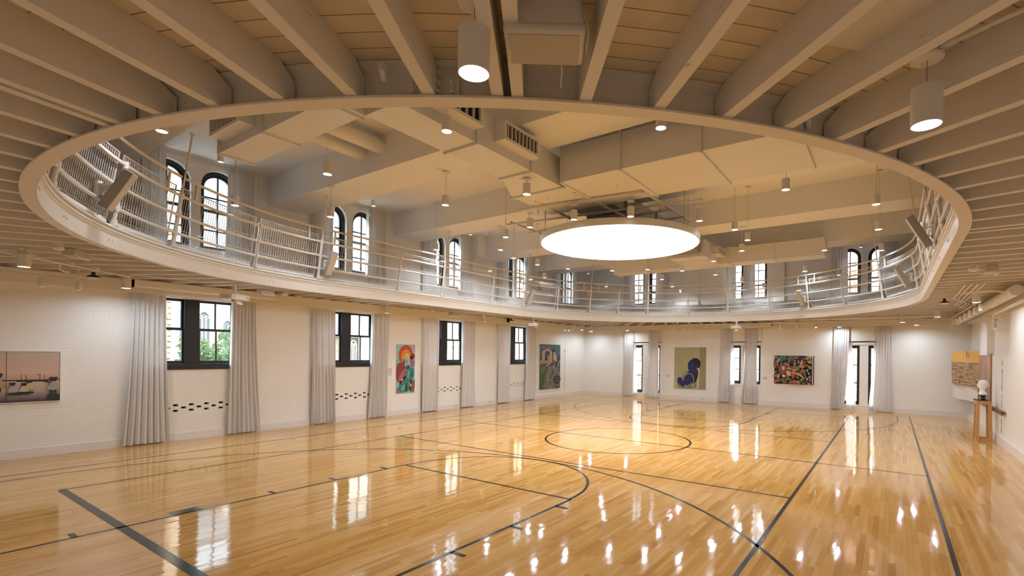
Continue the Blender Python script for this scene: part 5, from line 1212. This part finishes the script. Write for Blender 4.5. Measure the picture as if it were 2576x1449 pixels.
for k in range(70):
    t = rnd.uniform(0, 2 * PI); z = rnd.uniform(.40, .53)
    if sin(t) > .45 and z < .475: continue
    q = math.sqrt(max(0, 1 - ((z - .42) / .125) ** 2)); mb.ball((.100 * q * cos(t), .104 * q * sin(t), z), rnd.uniform(.014, .024), 7, 5, (1, 1, .8))
mb.build('curl', M['plasterwhite'], hd)
# ------------------------------------------------------------------ outside the windows
GZ = -4.5
mb = MB(); mb.quad((-90, -90, GZ), (90, -90, GZ), (90, 90, GZ), (-90, 90, GZ)); struct(mb.build('street_ground', M['asphalt']))
ch = thing('church', 'pale stone church with pointed windows and slate roofs outside the long wall', 'building')
Y = 28.
def lancet(x, w, zs, hz, n=8):
    """outline of a pointed arch window"""
    pts = [(x - w, zs)]
    for k in range(n + 1): t = k / n; pts.append((x - w + w * (1 - cos(t * PI / 2)) , hz + (1.6 * w) * sin(t * PI / 2)))
    for k in range(n - 1, -1, -1): t = k / n; pts.append((x + w - w * (1 - cos(t * PI / 2)), hz + (1.6 * w) * sin(t * PI / 2)))
    return pts + [(x + w, zs)]
def church_wall(name, pts, y, d, mat='stone'):
    mb = MB(); mb.prism([(x, y, z) for x, z in pts], (0, d, 0)); return mb.build(name, M[mat], ch, smooth=False)
def church_window(x, w, z0, hz, y, tracery=True):
    P = lancet(x, w, z0, hz); mb = MB(); Q = lancet(x, w * 1.22, z0, hz)
    for k in range(len(P) - 1):
        mb.prism([(P[k][0], y, P[k][1]), (P[k + 1][0], y, P[k + 1][1]), (Q[k + 1][0], y, Q[k + 1][1]), (Q[k][0], y, Q[k][1])], (0, -.12, 0))
    f = mb.build('window_surround', M['stucco'], ch, smooth=False)
    mb = MB(); mb.prism([(a, y - .01, b) for a, b in P], (0, -.02, 0)); mb.build('window_glass', M['winglass'], f, smooth=False)
    if tracery:
        mb = MB()
        for s in (-.33, .33): mb.box(x + w * s - .03, x + w * s + .03, y - .09, y - .03, z0, hz + w * .8)
        for s in (-.5, .5): mb.tube([(x + w * s + .3 * w * cos(a), y - .06, hz + w * .5 + .3 * w * sin(a)) for a in [i * PI / 5 for i in range(10)]], .03, 5, closed=True)
        mb.build('tracery', M['stucco'], f, smooth=False)
church_wall('front_wall', [(.75, GZ), (4.4, GZ), (4.4, 3.9), (3.55, 3.9), (2.4, 7.4), (1.35, 7.4), (.75, 6)], Y, 6)
church_window(1.12, .29, 1.6, 3.9, Y); church_window(2.46, .11, 2.9, 3.4, Y, False); church_window(2.35, .26, 2.2, 3.5, Y + .01, False)
mb = MB(); mb.prism([(1.95, Y - .3, 7.6), (2.4, Y - .3, 7.9), (3.85, Y - .3, 3.75), (3.6, Y - .3, 3.75), (2.35, Y - .3, 7.1)], (0, 6.5, 0)); mb.build('gable_coping', M['stucco'], ch, smooth=False)
mb = MB(); mb.prism([(2.42, Y + .1, 7.7), (8.2, Y + 2.5, 7.9), (9.2, Y + .2, 3.6), (3.7, Y + .1, 3.75)], (0, .3, .1)); mb.build('roof', M['slate'], ch, smooth=False)
church_wall('tower', [(-2.6, GZ), (.35, GZ), (.35, 12), (-2.6, 12)], Y - .8, 3)
for x in (-.72, .30):
    mb = MB(); rr = random.Random(int(x * 10))
    for k in range(44): mb.box(x - rr.uniform(.10, .2), x + .05, Y - .95, Y - .78, GZ + .22 * k * 1.4, GZ + .22 * k * 1.4 + .24)
    mb.build('quoin', M['quoin'], ch, smooth=False)
church_window(-.22, .12, 2.9, 4.3, Y - .85, False); church_window(-.22, .07, 4.9, 5.2, Y - .85, False)
church_wall('aisle_wall', [(6.5, GZ), (12.8, GZ), (12.8, 3.25), (6.5, 3.25)], Y + 1, 4, 'quoin'); church_window(11.35, .22, .9, 2.6, Y + 1)
mb = MB(); mb.prism([(5.5, Y + .7, 3.25), (13.1, Y + .7, 3.25), (11.6, Y + 4, 7.2), (5.5, Y + 4, 7.6)], (0, .2, .1)); mb.build('aisle_roof', M['slate'], ch, smooth=False)
def block(name, lab, x0, x1, y0, y1, z1, mat, wins, face='y', wmat='winglass', cat='building', sill=True):
    o = thing(name, lab, cat); mb = MB(); mb.box(x0, x1, y0, y1, GZ, z1); mb.build('wall', M[mat], o, smooth=False)
    mb = MB(); e = .12; mb.box(x0 - e, x1 + e, y0 - e, y1 + e, z1, z1 + .3); mb.build('cornice', M['stucco'], o, smooth=False)
    for (u, z, w, h) in wins:
        def bx(a, b, c, d, lo, hi):
            return (a, b, y0 - d, y0 - c, lo, hi) if face == 'y' else (x0 - d, x0 - c, a, b, lo, hi)
        mb = MB(); mb.box(*bx(u - w / 2 - .09, u + w / 2 + .09, 0, .07, z - .12, z + h + .16)); f = mb.build('window', M['stucco'], o, smooth=False)
        mb = MB(); mb.box(*bx(u - w / 2, u + w / 2, .07, .085, z, z + h)); mb.build('pane', M[wmat], f, smooth=False)
        mb = MB(); mb.box(*bx(u - w / 2, u + w / 2, .085, .10, z + h / 2 - .03, z + h / 2 + .03)); mb.build('meeting_bar', M['stucco'], f, smooth=False)
    return o
block('house', 'white stucco house beyond the second long wall window', 11.6, 15.4, 25.5, 28.6, 4.9, 'stucco', [(14.6, -.5, .9, 1.6)])
mb = MB(); mb.box(13.0, 13.6, 27.6, 28.2, 5.2, 6.3); tag(mb.build('chimney', M['brick_x'], smooth=False), 'brick chimney on the white stucco house', 'chimney')
block('apartment_house', 'tall pale apartment house with rows of windows beyond the third long wall window', 21.5, 36, 40, 52, 15, 'stucco', [(22.5 + 1.9 * i, -1.2 + 2.7 * j, .9, 1.5) for i in range(7) for j in range(6)])
block('garage', 'low cream building beyond the third long wall window', 14.2, 21.6, 22, 25, 2.6, 'cream', [(17.5, -1.5, 1.2, 1.6)])
block('brick_house', 'orange brick house beyond the upper windows at the far end of the long wall', 22.5, 27.5, 30, 36, 8.8, 'brick_x', [(23.6 + 1.5 * i, -1 + 2.4 * j, .7, 1.3) for i in range(3) for j in range(4)])
block('brick_house', 'orange brick block beyond the last long wall window', 19.2, 21.2, 17.5, 22, 9.5, 'brick_x', [])
# grey iron fire stair beyond the last long wall window
fs = thing('fire_stair', 'grey iron fire stair beyond the last long wall window', 'stair', (0, 14.2, 0))
for z0, x0, x1, dz in ((4.9, 12.6, 15.7, -3.2), (1.6, 11.8, 15.0, -3.2)):
    mb = MB(); mb.prism([(x0, 0, z0 + .28), (x0, 0, z0), (x1, 0, z0 + dz), (x1, 0, z0 + dz + .28)], (0, .06, 0)); mb.build('stringer', M['fireescape'], fs, smooth=False)
    mb = MB()
    for k in range(14): f = k / 13; mb.box(x0 + (x1 - x0) * f, x0 + (x1 - x0) * f + .25, .06, .8, z0 + dz * f, z0 + dz * f + .03)
    mb.build('tread', M['fireescape'], fs, smooth=False)
    mb = MB(); mb.tube([(x0, .03, z0 + 1.1), (x1, .03, z0 + dz + 1.1)], .03, 6)
    for k in range(12): f = k / 11; mb.tube([(x0 + (x1 - x0) * f, .03, z0 + dz * f), (x0 + (x1 - x0) * f, .03, z0 + dz * f + 1.1)], .015, 5)
    mb.build('balustrade', M['stucco'], fs)
for x in (11.8, 15.8):
    mb = MB(); mb.box(x - .06, x + .06, 0, .12, GZ, 5.2); mb.build('post', M['fireescape'], fs, smooth=False)
# buildings beyond the end wall
block('brick_house', 'red brick house with white trimmed windows beyond the right end windows', 20, 26, -6.7, -.9, 9.5, 'brick_y', [(-4.75, -.1, .95, 2.4), (-4.75, 3.3, .95, 1.9), (-4.75, 5.7, .95, 2.), (-2.2, 3.3, .9, 1.9), (-2.2, 5.7, .9, 2.), (-2.2, -.1, .9, 2.)], face='x', wmat='siding')
block('clapboard_house', 'white clapboard house beyond the middle end windows', 21.5, 27, -.7, 4.4, 9.2, 'siding', [(3.6, 2.6, .8, 1.5)], face='x')
mb = MB(); mb.box(20.6, 21.3, -.8, 4.6, GZ, 1.15); tag(mb.build('garden_wall', M['brick_y'], smooth=False), 'low red brick wall in front of the white clapboard house', 'garden wall')
block('brick_house', 'sunlit orange brick house beyond the left end windows', 23, 28, 4.8, 14, 5.9, 'brick_y', [(9.6, 2.0, .8, 1.4), (11.4, 2.0, .8, 1.4), (7.9, 2.0, .8, 1.4), (9.6, -.9, .8, 1.4)], face='x')
def scroll_rail(yc, w, lab):
    o = thing('iron_window_guard', lab, 'window guard', (XB + .36, yc, .27)); h = .85
    mb = MB(); mb.tube([(0, -w, 0), (0, w, 0)], .012, 6); mb.tube([(0, -w, h * .62), (0, w, h * .62)], .009, 6); mb.tube([(0, -w, h), (0, w, h)], .012, 6)
    for s in (-w, 0, w): mb.tube([(0, s, 0), (0, s, h)], .010, 6)
    mb.build('bars', M['black'], o)
    mb = MB()
    for s in (-1, 1):
        for c, r in ((w * .33, .055), (w * .72, .05)):
            mb.tube([(0, s * c + r * (1 - t / 9) * cos(t * .9), h * .80 + r * 1.3 * (1 - t / 9) * sin(t * .9)) for t in range(9)], .010, 5)
            mb.tube([(0, s * c + r * (1 - t / 9) * cos(t * .9 + 2), h * .36 + r * 1.8 * (1 - t / 9) * sin(t * .9 + 2)) for t in range(9)], .010, 5)
            mb.tube([(0, s * c + .9 * r * cos(t * .7), h * .14 + r * .9 * sin(t * .7)) for t in range(8)], .009, 5)
    mb.build('scroll', M['black'], o)
for c, nm in ((BWIN[0], 'left'), (BWIN[2], 'right')):
    for s, sd in ((1, 'left'), (-1, 'right')): scroll_rail(c + s * .475, .30, 'black scrolled iron guard outside the %s pane of the %s end window' % (sd, nm))
# trees
def tree(x, y, h, r, zc, lab, mat, seed, nl=2600, sz=.16):
    o = thing('tree', lab, 'tree', (x, y, GZ)); rr = random.Random(seed); top = zc - GZ
    mb = MB(); mb.tube([(0, 0, 0), (.05, .02, top * .5), (0, .1, top)], [.16, .12, .05], 9)
    for k in range(7): a = rr.uniform(0, 6.28); mb.tube([(0, 0, top * rr.uniform(.45, .8)), (r * .7 * cos(a), r * .7 * sin(a), top + rr.uniform(-.3, .5) * h)], [.05, .015], 6)
    mb.build('trunk', M['bark'], o); mb = MB(); cl = []
    for k in range(26):
        a = rr.uniform(0, 6.28); q = r * math.sqrt(rr.random()); cl.append((q * cos(a), q * sin(a), top + rr.uniform(-.5, .5) * h * math.sqrt(max(.05, 1 - (q / r) ** 2)), rr.uniform(.35, .7)))
    for k in range(nl):
        cx, cy, cz, cr_ = cl[k % len(cl)]; v = Vector((rr.gauss(0, 1), rr.gauss(0, 1), rr.gauss(0, .8))).normalized() * cr_ * rr.uniform(.5, 1.1); p = Vector((cx, cy, cz)) + v
        u = Vector((rr.gauss(0, 1), rr.gauss(0, 1), rr.gauss(0, 1))).normalized(); w = u.orthogonal().normalized(); s = sz * rr.uniform(.6, 1.2)
        mb.add([p - u * s, p + w * s * .45, p + u * s, p - w * s * .45], [(0, 1, 2, 3)])
    mb.build('crown', M[mat], o, smooth=False)
tree(-.9, 19.5, 3.0, 1.8, 1.75, 'leafy green tree outside the left half of the nearest long wall window', 'leaf', 1)
tree(2.3, 20.5, 3.2, 2.0, 1.7, 'leafy green tree outside the right half of the nearest long wall window', 'leaf', 2)
tree(16.6, 21.0, 2.4, 1.3, .5, 'small yellow-green tree outside the third long wall window', 'leaf2', 3, 1500, .14)
tree(-3.6, 21, 3.2, 1.7, .4, 'green tree hidden mostly behind the nearest long wall curtain', 'leaf', 4, 1200)

# ------------------------------------------------------------------ daylight
w = bpy.data.worlds.new('sky'); SC.world = w; w.use_nodes = True; nt = w.node_tree; nt.nodes.clear()
out = nt.nodes.new('ShaderNodeOutputWorld'); bg = nt.nodes.new('ShaderNodeBackground'); tc = nt.nodes.new('ShaderNodeTexCoord'); sx = nt.nodes.new('ShaderNodeSeparateXYZ'); rp = nt.nodes.new('ShaderNodeValToRGB')
nt.links.new(tc.outputs['Generated'], sx.inputs[0]); nt.links.new(sx.outputs[2], rp.inputs[0]); nt.links.new(rp.outputs[0], bg.inputs[0]); nt.links.new(bg.outputs[0], out.inputs[0])
e = rp.color_ramp.elements; e[0].position = 0; e[0].color = (.055, .060, .064, 1); e[1].position = .9; e[1].color = (.86, .95, 1., 1)
q = rp.color_ramp.elements.new(.28); q.color = (.046, .060, .069, 1)
q = rp.color_ramp.elements.new(.45); q.color = (.36, .43, .50, 1)
bg.inputs[1].default_value = SKY
sl = bpy.data.lights.new('sun', 'SUN'); sl.energy = SUN; sl.angle = rad(.6); sl.color = (1., .93, .80)
so = bpy.data.objects.new('sun', sl); COL.objects.link(so); so.rotation_euler = Vector((-1., .28, -1.02)).to_track_quat('-Z', 'Y').to_euler()
# ------------------------------------------------------------------ camera
cam = bpy.data.cameras.new('camera'); co = bpy.data.objects.new('camera', cam); COL.objects.link(co); SC.camera = co
Rr, Ru, Rf = Vector((.55134634, -.83418986, .01202054)), Vector((-.00662796, .01002814, .99992775)), Vector((.83425013, .55138618, 0))
co.matrix_world = Matrix(((Rr.x, Ru.x, -Rf.x, -11.01449), (Rr.y, Ru.y, -Rf.y, -5.83349), (Rr.z, Ru.z, -Rf.z, 2.13814), (0, 0, 0, 1)))
cam.sensor_fit = 'HORIZONTAL'; cam.sensor_width = 36; cam.lens = 36 * 1228.634 / 2576
cam.shift_x = (1288 - 1430.024) / 2576; cam.shift_y = (890.988 - 724.5) / 2576; cam.clip_start = .02; cam.clip_end = 300
# ------------------------------------------------------------------ view
vs = SC.view_settings; vs.view_transform = 'Standard'; vs.look = 'None'; vs.gamma = 1; vs.use_curve_mapping = False; vs.exposure = EXPO
SC.display_settings.display_device = 'sRGB'
cy = SC.cycles; cy.use_denoising = True; cy.max_bounces = 9; cy.diffuse_bounces = 5; cy.glossy_bounces = 4; cy.transmission_bounces = 4; cy.transparent_max_bounces = 12
cy.sample_clamp_indirect = 6.; cy.caustics_reflective = False; cy.caustics_refractive = False; cy.use_light_tree = True
